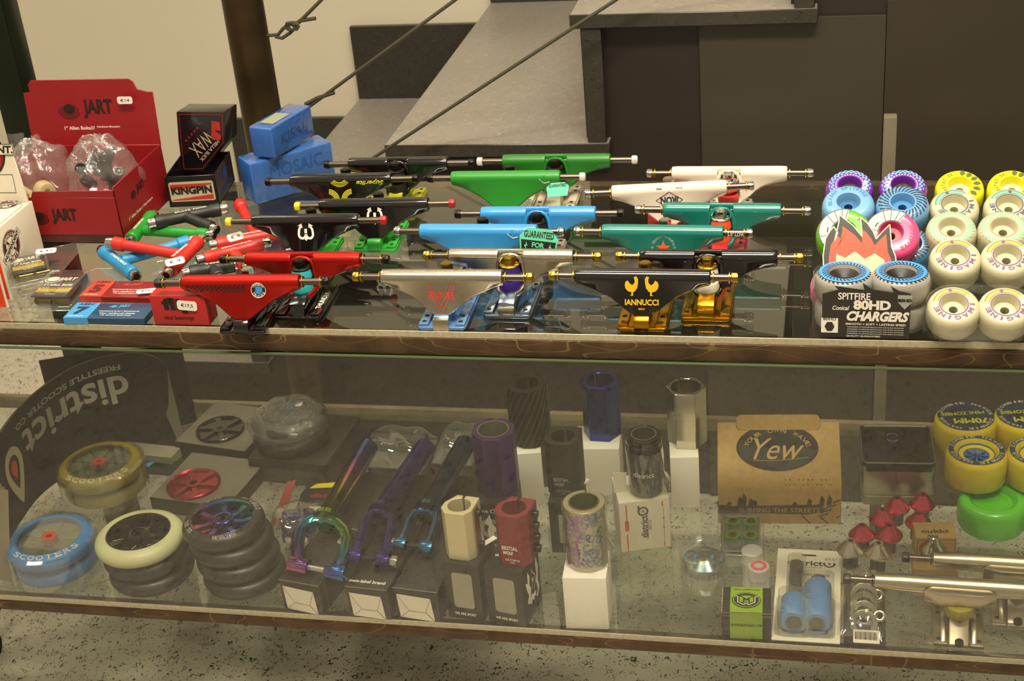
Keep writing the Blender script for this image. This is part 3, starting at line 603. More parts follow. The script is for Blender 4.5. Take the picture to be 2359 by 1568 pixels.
b = B(); b.prism([(-7, 7), (7, 7), (7, -1), (0, -9), (-7, -1)], .2, F_(38, 34)); q2 = b.build('shield', mat('grey_ink', '9aa09a'), q); b = B(); b.text('80HD', 14, 3.6, T(0, -.5, 0) @ F_(38, 35), fat=.05); b.build('shield_lettering', INKB, q2)
# flame card
t = thing('flame_card', 'glossy orange and black flame shaped card in front of green and pink wheels', 'card', PY(1983, 590, .066), 0)
fo = [(-40, -14), (-41, 0), (-39, 14), (-35, 20), (-31, 24), (-27, 19), (-30, 12), (-26, 28), (-26, 34), (-20, 30), (-12, 25), (-5, 18), (-3, 16), (-4, 26), (-5, 32), (2, 27), (8, 20), (11, 14), (17, 20), (24, 26), (25, 18), (26, 8), (30, 0), (32, -14)]
fo = [(x * 1.04 + 4, y * 1.32) for x, y in fo]; Mf = R(51, 'X')
b = B(); b.prism(fo, .8, Mf); q = b.build('card', mat('flame_black', '17120f', .3, coat=.25), t)
b = B(); fi = [(x * .86 + .5, y * .8 - 3.5) for x, y in fo]; b.poly(fi, Mf @ T(0, 0, 1.0)); b.build('flame', mat('flame_orange', 'd8401c', .3, coat=.25), q)
b = B(); b.line(fo + [fo[0]], 1.1, Mf @ T(0, 0, 1.05)); b.build('outline', mat('flame_cream', 'd8d0b0', .2), q)
b = B(); b.poly([(-26, -17), (26, -17), (24, -4), (14, 3), (4, -3), (-6, 5), (-16, -2), (-25, 2)], Mf @ T(0, 0, 1.2)); b.build('inner_flame_glare', mat('flame_glare_peach', 'f2b48c', .3, coat=.25), q)  # inner flame whose peach-white also carries the lamp glare in its colour
# clear sleeves
WRAP = film('shrink_film', (.97, .97, .95), .04, .12, bump=.5, nscale=50)
def sleeve(label, pa, pb, tilt, r, h):
    c = (pa + pb) / 2; L_ = (pb - pa).length * 1000 / 2; pts = [(L_ + r * cos(radians(a)), r * sin(radians(a))) for a in range(-90, 91, 15)] + [(-L_ + r * cos(radians(a)), r * sin(radians(a))) for a in range(90, 271, 15)]
    b = B(); rg = []
    for k in range(5): z = -h / 2 + h * k / 4; kk = 1.015 if 0 < k < 4 else .93; rg.append([(x * (1 if kk > 1 else 1) , y * kk, z) for x, y in pts])
    b.loft(rg, cap=False); o = b.build('shrink_sleeve', WRAP, None, c, (tilt, 0, 0)); return tag(o, label, 'plastic wrap', 'clear shrink sleeves')
sleeve('clear shrink sleeve around the front cream wheels', P(2195, 722, ZU + .0275), P(2313, 724, ZU + .0275), 24, 27.2, 31.4)
sleeve('clear shrink sleeve around the yellow arc wheels', UP(2199, 610, .072), UP(2317, 610, .072), 24, 27.5, 33)
sleeve('clear shrink sleeve around the smoky wheels of the charger pack', UP(1944, 655, .036) - Vector((0, 0, .016)), UP(2075, 655, .036) - Vector((0, 0, .016)), 0, 31.5, 60)
# ------------------------------------------------------------------ boxes and small goods
def frame2(a, b_, z):
    p, q = P(*a, z), P(*b_, z); d = q - p; return p, d.length * 1000, math.degrees(atan2(d.y, d.x))
def cbox(name, label, cat, a, b_, depth, h, m, z=ZU, group=None, part='box', r=.8, w_=None):
    # card box whose front lower edge runs from pixel a to pixel b on the plane z
    p, W_, rz = frame2(a, b_, z); W_ = w_ or W_
    t = thing(name, label, cat, p, rz, group); b = B(); b.box(W_, depth, h, W_ / 2, depth / 2, 0)
    o = b.build(part, m, t, bevel=r); return t, o, W_
def txt(t, s, w_, h_, M, ink=INKW, name='lettering', **k):
    b = B(); b.text(s, w_, h_, M, **k); return b.build(name, ink, t)
def sticker(label, p, s, rz, tilt, w_=17, h_=10, lean=0):
    t = thing('price_sticker', label, 'sticker', p, rz, 'handwritten price stickers'); M = R(tilt, 'X') @ R(lean, 'Z')
    k = w_ / 2; b = B(); b.prism([(-k, -h_ * .3), (-k + 2, -h_ / 2), (k - 2, -h_ / 2), (k, -h_ * .3), (k, h_ * .3), (k - 2, h_ / 2), (-k + 2, h_ / 2), (-k, h_ * .3)], .25, M); q = b.build('paper', WHITE, t)
    txt(q, s, w_ * .6, h_ * .42, M @ T(0, 0, .4), INKB); return t
def decal_rect(t, w_, h_, M, m, name='print'): b = B(); b.rect(w_, h_, 0, 0, M); return b.build(name, m, t)
CRIM = mat('crimson_card', '8e141a', .42, noise=.06); CRIMD = mat('dark_crimson_ink', '2a0c0c', .5); OFFW = mat('cream_white_card', 'dcd3bd', .55)
CORK = mat('kraft_card', '9a7b43', .7, noise=.1, nscale=120); CLEAR = film('clear_plastic', (.95, .96, .94), .07, .06, bump=.2, nscale=25, haze=.05, hcol=(.7, .68, .6)); BAG = film('crumpled_bag', (.96, .95, .93), .03, .15, bump=1., nscale=45, haze=.09, hcol=(.75, .7, .66))
SMOKE = mat('purple_anodised', '2c1f66', .25, .7)
# JART counter box
pB = P(289, 561, ZU); pK = P(395, 455, ZU); dep = (pK - pB).length * 1000; wj = 190; hj = 78
t = thing('counter_box', 'open red JART counter box with raised lid holding bags of bushings', 'box', (pB.x - wj / 1000, pB.y, ZU), 0)
b = B(); b.box(wj, 1.6, hj - 14, wj / 2, .8, 0); b.box(wj, dep, 1.6, wj / 2, dep / 2, 0); b.box(1.6, dep, hj, .8, dep / 2, 0); b.box(1.6, dep, hj, wj - .8, dep / 2, 0); b.box(wj, 1.6, hj, wj / 2, dep - .8, 0)
b.prism([(wj - 118, hj - 14), (wj - 114, hj - 6), (wj, hj - 4), (wj, hj - 14)], 1.6, T(0, 1.6, 0) @ R(90, 'X')); b.prism([(0, hj - 14), (0, hj - 4), (30, hj - 6), (36, hj - 14)], 1.6, T(0, 1.6, 0) @ R(90, 'X'))
b.build('tray', CRIM, t, bevel=.4, bseg=1)
b = B(); b.prism([(0, 0), (wj, 0), (wj, 74), (wj - 8, 74), (wj - 22, 78), (wj - 26, 88), (wj - 32, 92), (14, 92), (9, 86), (10, 76), (0, 75)], 1.8, T(0, dep + 1, hj - 2) @ R(84, 'X')); lid = b.build('lid', CRIM, t, bevel=.4, bseg=1)
ML = T(0, dep - .9, hj - 2) @ R(84, 'X')
def jart(b, M, k=1., word=True):
    for i in range(3): b.sector(8.4 * k + i * 2.6 * k, 9.6 * k + i * 2.6 * k, 150 + i * 18, 400 - i * 30, M, sy=.82)
    b.ell(7.5 * k, 6.2 * k, 0, 0, M)
    if word: b.text('JART', 38 * k, 23 * k, M @ T(37 * k, 0, 0), fat=.05)
b = B(); jart(b, ML @ T(64, 52, 0), 1.15); b.build('logo', CRIMD, lid)
txt(lid, '1" Allen Bolts///', 45, 5, ML @ T(75, 26, 0), fat=.02); txt(lid, 'Hardware Mounting', 34, 3.4, ML @ T(118, 27, 0), fat=.02)
b = B(); jart(b, FRONT(wj - 112, -.4, 38), .95); b.build('front_logo', CRIMD, t)
decal_rect(t, wj - 4, 11, FRONT(wj / 2, -.3, 7), mat('dark_band', '3a2016', .5), 'band'); txt(t, 'High Quality', 50, 6, FRONT(wj - 90, -.5, 7), mat('band_red', '6a1a14', .5))
b = B(); jart(b, RIGHT(wj + .3, 48, 50), .6); b.build('side_logo', CRIMD, t); txt(t, "1'' Allen Bolts // Hardware", 74, 4, RIGHT(wj + .3, 60, 24, 0))
sticker('price sticker reading 14 on the raised red lid', P(295, 205, ZU + .130) * 0 + t.location + Vector((.153, (dep + 5) / 1000 - .0085 + .0, .142)), '€14', 0, 84, 22, 10)
# contents
rnd = random.Random(3)
bx, by = pB.x - .06, pB.y + dep / 2000
def bag(label, c, rx, ry, rz_, seed, m=BAG, amp=1.):
    r_ = random.Random(seed); ph = [r_.uniform(0, 6.28) for _ in range(8)]
    def f(u, v):
        a, e = u * 2 * pi, (v - .5) * pi; k = 1 + amp * .09 * sin(3 * a + ph[0]) * cos(2 * e) + amp * .07 * sin(7 * a + ph[1] + 3 * e) + amp * .05 * sin(13 * a + 5 * e + ph[2]) + amp * .05 * sin(9 * e + ph[3] + 2 * a)
        return (rx * k * cos(a) * cos(e), ry * k * sin(a) * cos(e), rz_ * k * sin(e) + rz_)
    b = B(); b.grid(f, 48, 24); o = b.build('plastic_bag', m, None, c, smooth=180); return tag(o, label, 'bag', 'clear crumpled bags')
q1 = Vector((pB.x - .050, by - .005, ZU + .012)); q2 = Vector((pB.x - .141, by - .005, ZU + .012))
bag('crumpled clear bag with black bushings and bolts, right in the red box', q1, 46, 42, 52, 1); bag('crumpled clear bag with cream bushings, left in the red box', q2, 46, 40, 50, 2)
b = B()
def bf(u, v): return ((u - .5) * 110, 3 * sin(u * 17 + v * 3) + 2 * sin(u * 41), v * 44)
b.grid(bf, 60, 10); tag(b.build('plastic_bag', BAG, None, Vector((pB.x - .20, by - .02, ZU + .085)), (-8, 0, 0), smooth=180), 'flat clear zip bag standing behind the white box header', 'bag', 'clear crumpled bags')
BB = mat('black_rubber', '17140f', .3, coat=.4)
for i in range(11):
    a = rnd.uniform(0, 6.28); r_ = rnd.uniform(0, .024); z = .03 + .05 * rnd.random()
    b = B(); b.cyl(7.5, 17, seg=18); b.ring(3, 7.6, .8, T(0, 0, 17)); tag(b.build('bushing', BB, None, q1 + Vector((r_ * cos(a), r_ * sin(a) * .8 - .006, z)), (rnd.uniform(-70, 70), rnd.uniform(-60, 60), 0), bevel=1), 'black bushing inside the right clear bag of the red box', 'bushing', 'black bushings in the bag')
for i, (dx, dz) in enumerate(((-.016, .012), (.006, .016))):
    b = B(); hexnut(b, 7.5, 9, I4); b.ring(3.5, 5, 9.6); tag(b.build('hex_nut', CHROME, None, q1 + Vector((dx, -.044, dz + .03)), (60, 20 * i, 20), bevel=.6), ('chrome lock nut at the front rim of the red box, left one', 'chrome lock nut at the front rim of the red box, right one')[i], 'nut', 'chrome lock nuts')
CB = mat('cream_rubber', 'c2b482', .4)
for i, (dx, dy, dz, ax) in enumerate(((.014, -.04, .028, 70), (.036, -.036, .026, 80), (-.02, -.03, .03, 20), (.005, -.012, .04, 40), (-.035, 0, .03, 60))):
    b = B(); b.lathe([(4, 0), (12, 0), (13, 10), (12, 20), (4, 20)], seg=24, closed=True); tag(b.build('bushing', CB, None, q2 + Vector((dx, dy, dz)), (ax, 30 * i, 0), bevel=1), 'cream bushing inside the left clear bag of the red box', 'bushing', 'cream bushings in the bag')
# white INDEPENDENT box at the left edge
pW = P(102, 572, ZU); hw = 68
t = thing('counter_box', 'white parts box with round wine-red emblems, cut by the left edge', 'box', (pW.x - .12, pW.y - .17, ZU), 0)
b = B(); b.box(120, 170, hw - 1, 60, 85, 0); b.box(112, 150, 2, 60, 80, hw - 1); b.build('box', OFFW, t, bevel=1)
def emblem(M, k, parent):
    b = B(); b.sector(9.5 * k, 15 * k, 0, 360, M, 36); b.sector(15.6 * k, 16.2 * k, 0, 360, M, 36)
    for i in range(4): b.sector(2 * k, 9 * k, 35 + 90 * i, 55 + 90 * i, M)
    q = b.build('emblem', mat('wine_ink', '4a1420', .5), parent)
    b = B(); b.arctext('GENUINE', 12 * k, 3.6 * k, 150, 30, M @ T(0, 0, .15), fat=.03); b.arctext('PARTS', 12 * k, 3.6 * k, 230, 310, M @ T(0, 0, .15), inside=True, fat=.03); b.rect(42 * k, 8 * k, 0, 0, M @ T(0, 0, .2) @ R(28, 'Z')); b.build('emblem_field', OFFW, q)
    b = B(); b.text('INDEPENDENT', 39 * k, 4.6 * k, M @ T(0, 0, .4) @ R(28, 'Z'), fat=.04); b.line([(-21 * k, -4 * k), (21 * k, -4 * k), (21 * k, 4 * k), (-21 * k, 4 * k), (-21 * k, -4 * k)], .5, M @ T(0, 0, .4) @ R(28, 'Z')); b.build('emblem_band', INKB, q)
emblem(RIGHT(120.3, 100, 36, 0), 1.25, t); emblem(TOP(96, 152, hw + 1.4, 170), .85, t); emblem(TOP(70, 124, hw + 1.4, 170), .85, t)
Mh = T(0, 166, hw) @ R(86, 'X')
b = B(); b.prism([(0, 0), (118, 0), (110, 66), (95, 72)] + [(60 + 36 * cos(radians(a)), 72 + 34 * sin(radians(a))) for a in range(15, 180, 15)] + [(10, 70)], 2, Mh); hd = b.build('header', OFFW, t, bevel=.4, bseg=1)
b = B(); b.ell(36, 36, 64, 66, Mh @ T(0, 0, 2.4), 40); q = b.build('emblem', mat('emblem_black', '1c1210', .4), hd)
b = B(); b.ell(33, 33, 64, 66, Mh @ T(0, 0, 2.7), 40); b.build('emblem_field', mat('emblem_red', '8e1c18', .35), q)
b = B(); b.rect(100, 15, 64, 69, Mh @ T(0, 0, 3)); b.build('emblem_plate', OFFW, q); b = B(); b.text('INDEPENDENT.', 94, 10, Mh @ T(65, 69, 3.3), fat=.04, shear=.15); b.line([(15, 62), (113, 62), (113, 76), (15, 76), (15, 62)], .9, Mh @ T(0, 0, 3.3)); b.line([(70, 12), (104, 12), (104, 36), (70, 36)], .7, Mh @ T(0, 0, 2.4)); b.build('header_lettering', INKB, q)
# orange cards by the left edge
for i, (a, c, hh) in enumerate((((-60, 706), (20, 708), 66), ((-50, 690), (28, 690), 58))):
    p, W_, rz = frame2(a, c, ZU); t = thing('orange_card', ('nearer of two orange cards standing at the left edge', 'farther of two orange cards standing at the left edge')[i], 'card', p, rz, 'orange cards')
    b = B(); b.box(W_, 1.2, hh, W_ / 2, .6, 0); b.build('backing', OFFW, t); b = B(); b.rect(W_ - 3, hh - 1, W_ / 2 - 1, hh / 2, FRONT(0, -.2, 0)); q = b.build('print', mat('bright_orange', 'd8401a', .45), t); b = B(); b.ell(7, 9, W_ - 13, 34, FRONT(0, -.4, 0)); b.build('print_spot', OFFW, q)
# KINGPIN tin and wax
t, o, W_ = cbox('wax_tin', 'black KINGPIN tray with a red and white label', 'box', (392, 478), (507, 472), 88, 3, BLACK, part='base')
b = B(); h_ = 44
b.box(W_, 1.5, h_, W_ / 2, .75, 0); b.box(W_, 1.5, h_, W_ / 2, 87, 0); b.box(1.5, 88, h_, .75, 44, 0); b.box(1.5, 88, h_, W_ - .75, 44, 0); b.build('walls', mat('tin_black', '100f12', .3, coat=.3), t, bevel=.4, bseg=1)
b = B(); b.prism(rrect(W_ - 8, 28, 3), .5, FRONT(W_ / 2, 0, 22)); lb = b.build('label', mat('label_cream', 'b9ab8c', .4), t)
b = B(); b.poly([(-W_ / 2 + 6, 11), (W_ / 2 - 6, 11), (W_ / 2 - 6, 9), (-W_ / 2 + 6, 2)], FRONT(W_ / 2, -.9, 22)); b.poly([(-W_ / 2 + 6, -11), (W_ / 2 - 6, -5), (W_ / 2 - 6, -12), (-W_ / 2 + 6, -12)], FRONT(W_ / 2, -.9, 22)); b.build('label_stripes', mat('label_red', 'b02a1a', .4), lb)
txt(lb, 'KINGPIN', W_ - 13, 11, FRONT(W_ / 2, -1.1, 24), INKB, fat=.05)
b = B(); b.text('KINGPIN', 56, 10, RIGHT(W_ + .3, 46, 10)); b.rect(20, 12, 46, 30, RIGHT(W_ + .2, 0, 0)); b.build('side_lettering', mat('side_blue', '22408a', .4), t)
# wax block standing in it
pl = P(471, 392, ZU + .02)
t = thing('wax_block', 'black HELLA SLICK WAX box propped up in the KINGPIN tray', 'box', (P(418, 400, ZU + .02).x, P(418, 400, ZU + .02).y + .004, ZU + .022), 2, rot=(-6, 0, 2)); t.scale = (1.12, 1.12, 1.14)
fr = [(0, 0), (28, 0), (62, 34), (67, 72), (4, 74), (1, 40)]
b = B(); b.prism([(x, z) for x, z in fr], 42, T(0, 42, 0) @ R(90, 'X')); o = b.build('box', mat('wax_black', '151316', .25, coat=.5), t, bevel=1)
b = B(); b.text('WAX', 34, 17, FRONT(31, -.5, 34, 222), fat=-.005); b.text('HELLA SLICK', 36, 4.4, FRONT(40, -.5, 25, 222), fat=.02); b.build('lettering', mat('wax_print', 'b89a80', .5), o)
b = B(); b.line([(3, 3), (27, 3), (59, 35), (63, 69), (7, 71), (3, 3)], .5, FRONT(0, -.5, 0)); b.poly([(48, 62), (58, 60), (58, 50), (50, 50), (58, 44), (56, 38), (44, 40), (46, 48)], FRONT(0, -.5, 0)); b.text('* * * * *', 26, 3, FRONT(20, -.5, 46, 222)); b.build('red_print', mat('wax_red', 'a8241c', .5), o)
# blue wax blocks
BW = mat('blue_wax', '2c60ac', .35, coat=.3, noise=.05); BW2 = mat('blue_wax_2', '2f66ac', .35, coat=.3)
def wax(label, a, b2, zt, w_, ln, h, ang=None):
    p = P(*a, zt); q = P(*b2, zt); d = q - p; rz = math.degrees(atan2(d.y, d.x)) - 90
    t = thing('wax_brick', label, 'wax', (p.x, p.y, zt - h / 1000), rz, 'blue wax bricks'); b = B(); b.box(w_, ln, h, -w_ / 2, ln / 2, 0); o = b.build('brick', BW, t, bevel=2.5, bseg=3)
    b = B(); b.box(w_ + 1.2, ln * .97, h + 1.2, -w_ / 2, ln / 2, -.6); b.build('wrap', WRAP, t, bevel=2.5); return t, o, p
hB = .058
t, o, W_ = cbox('wax_brick', 'blue wax brick standing on the shelf under the tilted one', 'wax', (590, 472), (776, 418), 42, 58, BW, group='blue wax bricks', part='brick', r=2.5)
txt(o, 'MOSAIC', 78, 18, FRONT(W_ / 2 + 6, -.8, 40), mat('wax_emboss', '234d8c', .5), fat=0); b = B(); b.box(W_ - 3, 43.2, 59.2, W_ / 2, 21, -.6); b.build('wrap', WRAP, t, bevel=2.5)
t, o, p = wax('blue wax brick lying on top with a label on its upper side', (623, 299), (710, 247), ZU + hB + .044, 36, 96, 42)
txt(o, 'KISAL', 60, 15, RIGHT(.4, 50, 20), mat('wax_emboss'), fat=0); decal_rect(o, 22, 40, TOP(-18, 36, 42.9), mat('faded_label', '8a9078', .5), 'label'); t.location.z += .001
# T tools
TG = mat('tool_green', '1f8a2a', .4); TB = mat('tool_blue', '1c83b8', .4); TR = mat('tool_red', 'b8261c', .4); TK = mat('tool_black', '1b1a19', .5)
def tool(label, ba, bb_, za, zb, sf, se, zs, m, word='DYNAMICSKATE', zf=None):
    A = P(*ba, ZU + za / 1000); Bq = P(*bb_, ZU + zb / 1000); Fq = P(*sf, ZU + (zf or (za + zb) / 2) / 1000); E_ = P(*se, ZU + zs / 1000); c = (A + Bq) / 2; c.z = ZU
    t = thing('skate_tool', label, 'tool', c, 0, 'T shaped skate tools'); L = lambda v: (v - c) * 1000
    a, b2, f, e = L(A), L(Bq), L(Fq), L(E_)
    u = (b2 - a).normalized(); s_ = (e - f).normalized()
    b = B(); b.tube([a, a + u * 1, a + u * 12, a + u * 14, b2 - u * 14, b2 - u * 12, b2 - u * 1, b2], [8, 9, 9, 8, 8, 9, 9, 8], 20); b.build('handle', m, t)
    b = B(); b.tube([f, f + s_ * 10, e - s_ * 16, e - s_ * 14, e - s_ * 1, e], [7.5, 6.8, 6.8, 8.6, 8.8, 7.8], 20); b.build('stem', m, t)
    for q, v in ((a, -u), (b2, u), (e, s_)):
        b = B(); b.tube([q - v * 2, q + v * 9], 6.8, 20); b.tube([q + v * 9.1, q + v * 9.2], 4.8, 6); o = b.build('socket', CHROME, t, bevel=.5)
        M = Matrix.Translation(q + v * 9.4) @ v.to_track_quat('Z', 'Y').to_matrix().to_4x4(); b = B(); b.cyl(4.8, .2, M, seg=6); b.build('socket_hole', DSTEEL, o)
    ang = math.degrees(atan2(u.y, u.x)); mid = (a + b2) / 2; 
    txt(t, word, (b2 - a).length * .5, 4, T(mid.x + u.x * 6, mid.y + u.y * 6 - 2, max(a.z, b2.z) + 8.4 + abs(b2.z - a.z) * 0) @ R(ang, 'Z'), INKW, fat=.02)
    return t
tool('black T tool in front of the KINGPIN tray', (358, 512), (508, 482), 24, 24, (432, 500), (488, 525), 16, TK, 'SKATE TOOL')
tool('green T tool beside the red box corner', (349, 498), (302, 551), 10, 10, (335, 530), (480, 541), 10, TG)
tool('blue T tool at the front of the tool pile', (240, 580), (308, 632), 10, 10, (283, 600), (436, 556), 12, TB)
tool('red T tool with its long stem pointing left over the blue one', (457, 556), (392, 625), 21, 14, (428, 588), (262, 560), 29, TR)
tool('red T tool lying next to the red trucks with a price sticker', (470, 596), (605, 561), 14, 14, (540, 586), (566, 612), 10, TR)
tool('red T tool with its stem standing up against the blue wax', (500, 563), (650, 535), 9, 9, (592, 548), (552, 470), 12, TR)
tool('small black T tool half hidden behind the red trucks', (438, 628), (540, 610), 8, 8, (490, 618), (505, 640), 8, TK, 'TOOL')
p = P(403, 602, ZU + .028); sticker('price sticker reading 9 on the red tool at the front of the pile', p, '€ 9', 35, 28, 23, 11); p = P(542, 545, ZU + .030); sticker('price sticker reading 9 on the red tool near the black trucks', p, '€ 9', 40, 38, 20, 11)
# bolt blister packs
DK = mat('blister_dark', '1e1310', .35, coat=.4); BYEL = mat('blister_yellow', 'c4a812', .5); BRASS = mat('brass', '8a7438', .3, 1.)
def blister(label, a, c, depth, x1, x2, back):
    p, W_, rz = frame2(a, c, ZU); t = thing('bolt_pack', label, 'blister pack', p, rz, 'bolt blister packs'); h = 15
    b = B(); b.prism([(-8, -10), (W_ + 8, -10), (W_ + 8 + back, depth + 45), (-8 + back, depth + 45)], 1); b.box(W_ + 6, depth + 6, 1.5, W_ / 2, depth / 2, 1); b.build('clear_card', CLEAR, t, bevel=.4, bseg=1)
    b = B(); b.box(W_, depth - 10, h - 4, W_ / 2, depth / 2 + 5, 3); b.box(W_, depth, 2, W_ / 2, depth / 2, h - 2); o = b.build('insert', DK, t, bevel=1)
    b = B(); b.text('JART', W_ * .5, 11, TOP(W_ * .62, depth * .72, h + .3), fat=.04, shear=.2); b.ell(8, 6, W_ * .2, depth * .74, TOP(0, 0, h + .3)); b.sector(9, 10.4, 180, 380, TOP(W_ * .2, depth * .74, h + .3)); b.text("1'' Allen Bolts", W_ * .8, 5.5, TOP(W_ * .5, depth * .48, h + .3), fat=.03); b.text('High Quality', W_ * .3, 2.6, TOP(W_ * .5, 5, h + .3)); b.build('lettering', INKW, o)
    b = B(); b.rect(W_ - 3, 12, W_ / 2, depth * .26, TOP(0, 0, h + .3)); q = b.build('yellow_band', BYEL, o); txt(q, 'HARDWARE MOUNTING', W_ * .8, 3, TOP(W_ / 2, depth * .31, h + .5), INKB); txt(q, 'INCLUDES 8 BOLTS & NUT SET', W_ * .9, 2.4, TOP(W_ / 2, depth * .2, h + .5), INKB)
    for i in range(2): b = B(); b.cyl(3.5, 16, T(8 + i * W_ * .5, 4, 7) @ R(90, 'Y')); hexnut(b, 5, 4, T(4 + i * W_ * .5, 4, 7) @ R(90, 'Y')); b.build('brass_bolt', BRASS, o)
    b = B(); b.prism(rrect(W_ + 5, depth + 5, 3), h + 3, T(W_ / 2, depth / 2, 1)); b.build('blister', CLEAR, t, bevel=1.5); return t
blister('JART bolt pack with yellow band, nearest the shelf edge', (76, 708), (158, 708), 62, 0, 0, 40)
blister('JART bolt pack with yellow band, set at an angle beside the white box', (34, 656), (112, 640), 52, 0, 0, 50)
p = P(106, 578, ZU + .02); sticker('price sticker on the angled bolt pack', p, '€ 4,5', 14, 20, 26, 9)
# bearing boxes
def abec(label, a, c, depth, left, body, num, lc):
    t, o, W_ = cbox('bearing_box', label, 'box', a, c, depth, 8, mat('abec_' + body, body, .3, coat=.4))
    b = B(); b.box(W_ * .3, depth + .4, 8.4, W_ * .15, depth / 2, 0); q = b.build('end_panel', mat('abec_' + left, left, .3, coat=.4), t)
    b = B(); b.text('ABEC', W_ * .2, 4.5, TOP(W_ * .15, depth - 4, 8.7), fat=.02); b.text(num, W_ * .15, depth * .5, TOP(W_ * .14, depth * .48, 8.7), fat=.05); b.build('number', mat('abec_' + lc, lc, .5), q); txt(q, 'High Quality', W_ * .2, 3, TOP(W_ * .14, 4, 8.8), INKW)
    b = B()
    for k, s_ in enumerate(('Developed by Jart Skateboards', 'New reinforced shields', 'Hi speed bearings')): b.text(s_, W_ * (.5 - .06 * k), 3, TOP(W_ * .62, depth * .45 - k * 5, 8.4))
    b.build('lettering', INKW, o); b = B(); jart(b, TOP(W_ * .5, depth * .78, 8.4), .36); b.build('logo', mat('abec_' + left), o); return t
abec('red ABEC 5 bearing box behind the blue one', (186, 696), (353, 699), 42, 'b03a2c', '7a1a18', '5', '5a120f')
abec('blue ABEC 7 bearing box at the shelf edge', (149, 746), (335, 748), 38, '3f8fc4', '1c3d5c', '7', '142a44')
p = P(340, 670, ZU + .012); sticker('price sticker reading 16,5 on the red ABEC 5 box', p, '€16,5', 12, 10, 26, 9)
t, o, W_ = cbox('bearing_box', 'red flip bearings box with black gothic letters and price sticker', 'box', (357, 748), (484, 750), 26, 37, mat('flip_red', 'a8201e', .4), r=1)
txt(o, 'flip', 40, 20, FRONT(34, -.4, 25), INKB, fat=.05); txt(o, 'hkd bearings', 36, 6, FRONT(32, -.4, 9), mat('flip_dark', '4a0f0f', .5), fat=.03)
p, _, _ = frame2((447, 700), (470, 700), ZU); sticker('price sticker reading 17,5 on the red flip box', t.location + Vector((.045, -.0012, .026)), '€17,5', 0, 90, 24, 12, -4)
# ------------------------------------------------------------------ lower shelf
def SC(p): return FPX / ((Vector(p) - CP).dot(CW)) / 1000
def tagb(o, *a): return tag(o, *a)
# curved district leaflet
TP = [(-60, 1085), (-30, 1040), (0, 998), (40, 945), (100, 890), (170, 846), (240, 822), (310, 813), (360, 824), (385, 846)]
BY = [1280, 1235, 1190, 1140, 1095, 1060, 1036, 1020, 1010, 1005]
base = [(tx + (1786 - tx) * (by - ty) / (7200 - ty), by) for (tx, ty), by in zip(TP, BY)]; tops = [q[1] for q in TP]
def ribbon(name, label, pts, m, thick=1.2, inset=0):
    t = thing(name, label, 'leaflet', Vector((Lo(*pts[2][0]).x, Lo(*pts[2][0]).y, ZL))); c = t.location
    rg = []
    for (a, ty) in pts:
        q = P(*a, ZL); z = PY(a[0], ty, q.y).z
        for _ in range(6):
            # vertical line through q meets picture row ty
            lo_, hi_ = ZL, ZL + .4
            for _k in range(30):
                mz = (lo_ + hi_) / 2; v = Vector((q.x, q.y, mz)) - CP; y = CY - FPX * v.dot(CU) / v.dot(CW)
                if y > ty: lo_ = mz
                else: hi_ = mz
            z = lo_
        rg.append((q, z))
    return t, c, rg
def smooth(rg, n=6):
    out = []
    for i in range(len(rg) - 1):
        p0 = rg[max(i - 1, 0)]; p1 = rg[i]; p2 = rg[i + 1]; p3 = rg[min(i + 2, len(rg) - 1)]
        for k in range(n):
            u = k / n; f = lambda a, b, c, d: .5 * (2 * b + (c - a) * u + (2 * a - 5 * b + 4 * c - d) * u * u + (3 * b - a - 3 * c + d) * u ** 3)
            out.append((Vector((f(p0[0].x, p1[0].x, p2[0].x, p3[0].x), f(p0[0].y, p1[0].y, p2[0].y, p3[0].y), ZL)), f(p0[1], p1[1], p2[1], p3[1])))
    out.append(rg[-1]); return out
t, c, rg = ribbon('leaflet', 'curled black leaflet with upside-down district lettering, far left of the lower shelf', list(zip(base, tops)), BLACK)
rg = smooth(rg)
def sheet(b, rg, off=0., z0=0):
    vs = []; n = len(rg)
    for i, (q, z) in enumerate(rg):
        a = rg[max(i - 1, 0)][0]; d = rg[min(i + 1, n - 1)][0] - a; nn = Vector((d.y, -d.x, 0)).normalized() * off
        L_ = (q - c) * 1000; vs += [(L_.x + nn.x, L_.y + nn.y, z0), (L_.x + nn.x, L_.y + nn.y, (z - ZL) * 1000)]
    b.add(vs, [(2 * i, 2 * i + 2, 2 * i + 3, 2 * i + 1) for i in range(n - 1)]); return b
DMAT = mat('leaflet_black', '1f1b17', .45)
b = B(); sheet(b, rg); b.build('front_page', DMAT, t, thick=1.2)
b = B(); sheet(b, rg, -3.5); b.build('back_page', mat('page_cream', '9d967c', .5), t, thick=1.5)
# lettering follows the sheet: u runs right to left so it reads upside down
S_ = [0]
for i in range(1, len(rg)): S_.append(S_[-1] + (rg[i][0] - rg[i - 1][0]).length * 1000)
def onsheet(s_, h, off=1.2):
    s_ = min(max(s_, 0), S_[-1] - .01); i = max(k for k in range(len(S_) - 1) if S_[k] <= s_); u = (s_ - S_[i]) / (S_[i + 1] - S_[i])
    q = rg[i][0].lerp(rg[i + 1][0], u); z = rg[i][1] + (rg[i + 1][1] - rg[i][1]) * u; d = rg[i + 1][0] - rg[i][0]; nn = Vector((d.y, -d.x, 0)).normalized() * off
    L_ = (q - c) * 1000; return (L_.x + nn.x, L_.y + nn.y, (z - ZL) * 1000 - h)      # h = distance below the top edge
SL = S_[-1]; GI = mat('leaflet_print', 'a39c8c', .5)
b = B(); b.text('district', 184, 46, fat=.02, warp=lambda x, y: onsheet(SL - 60 - (x + 92), 56 + y)); b.build('lettering', GI, t)
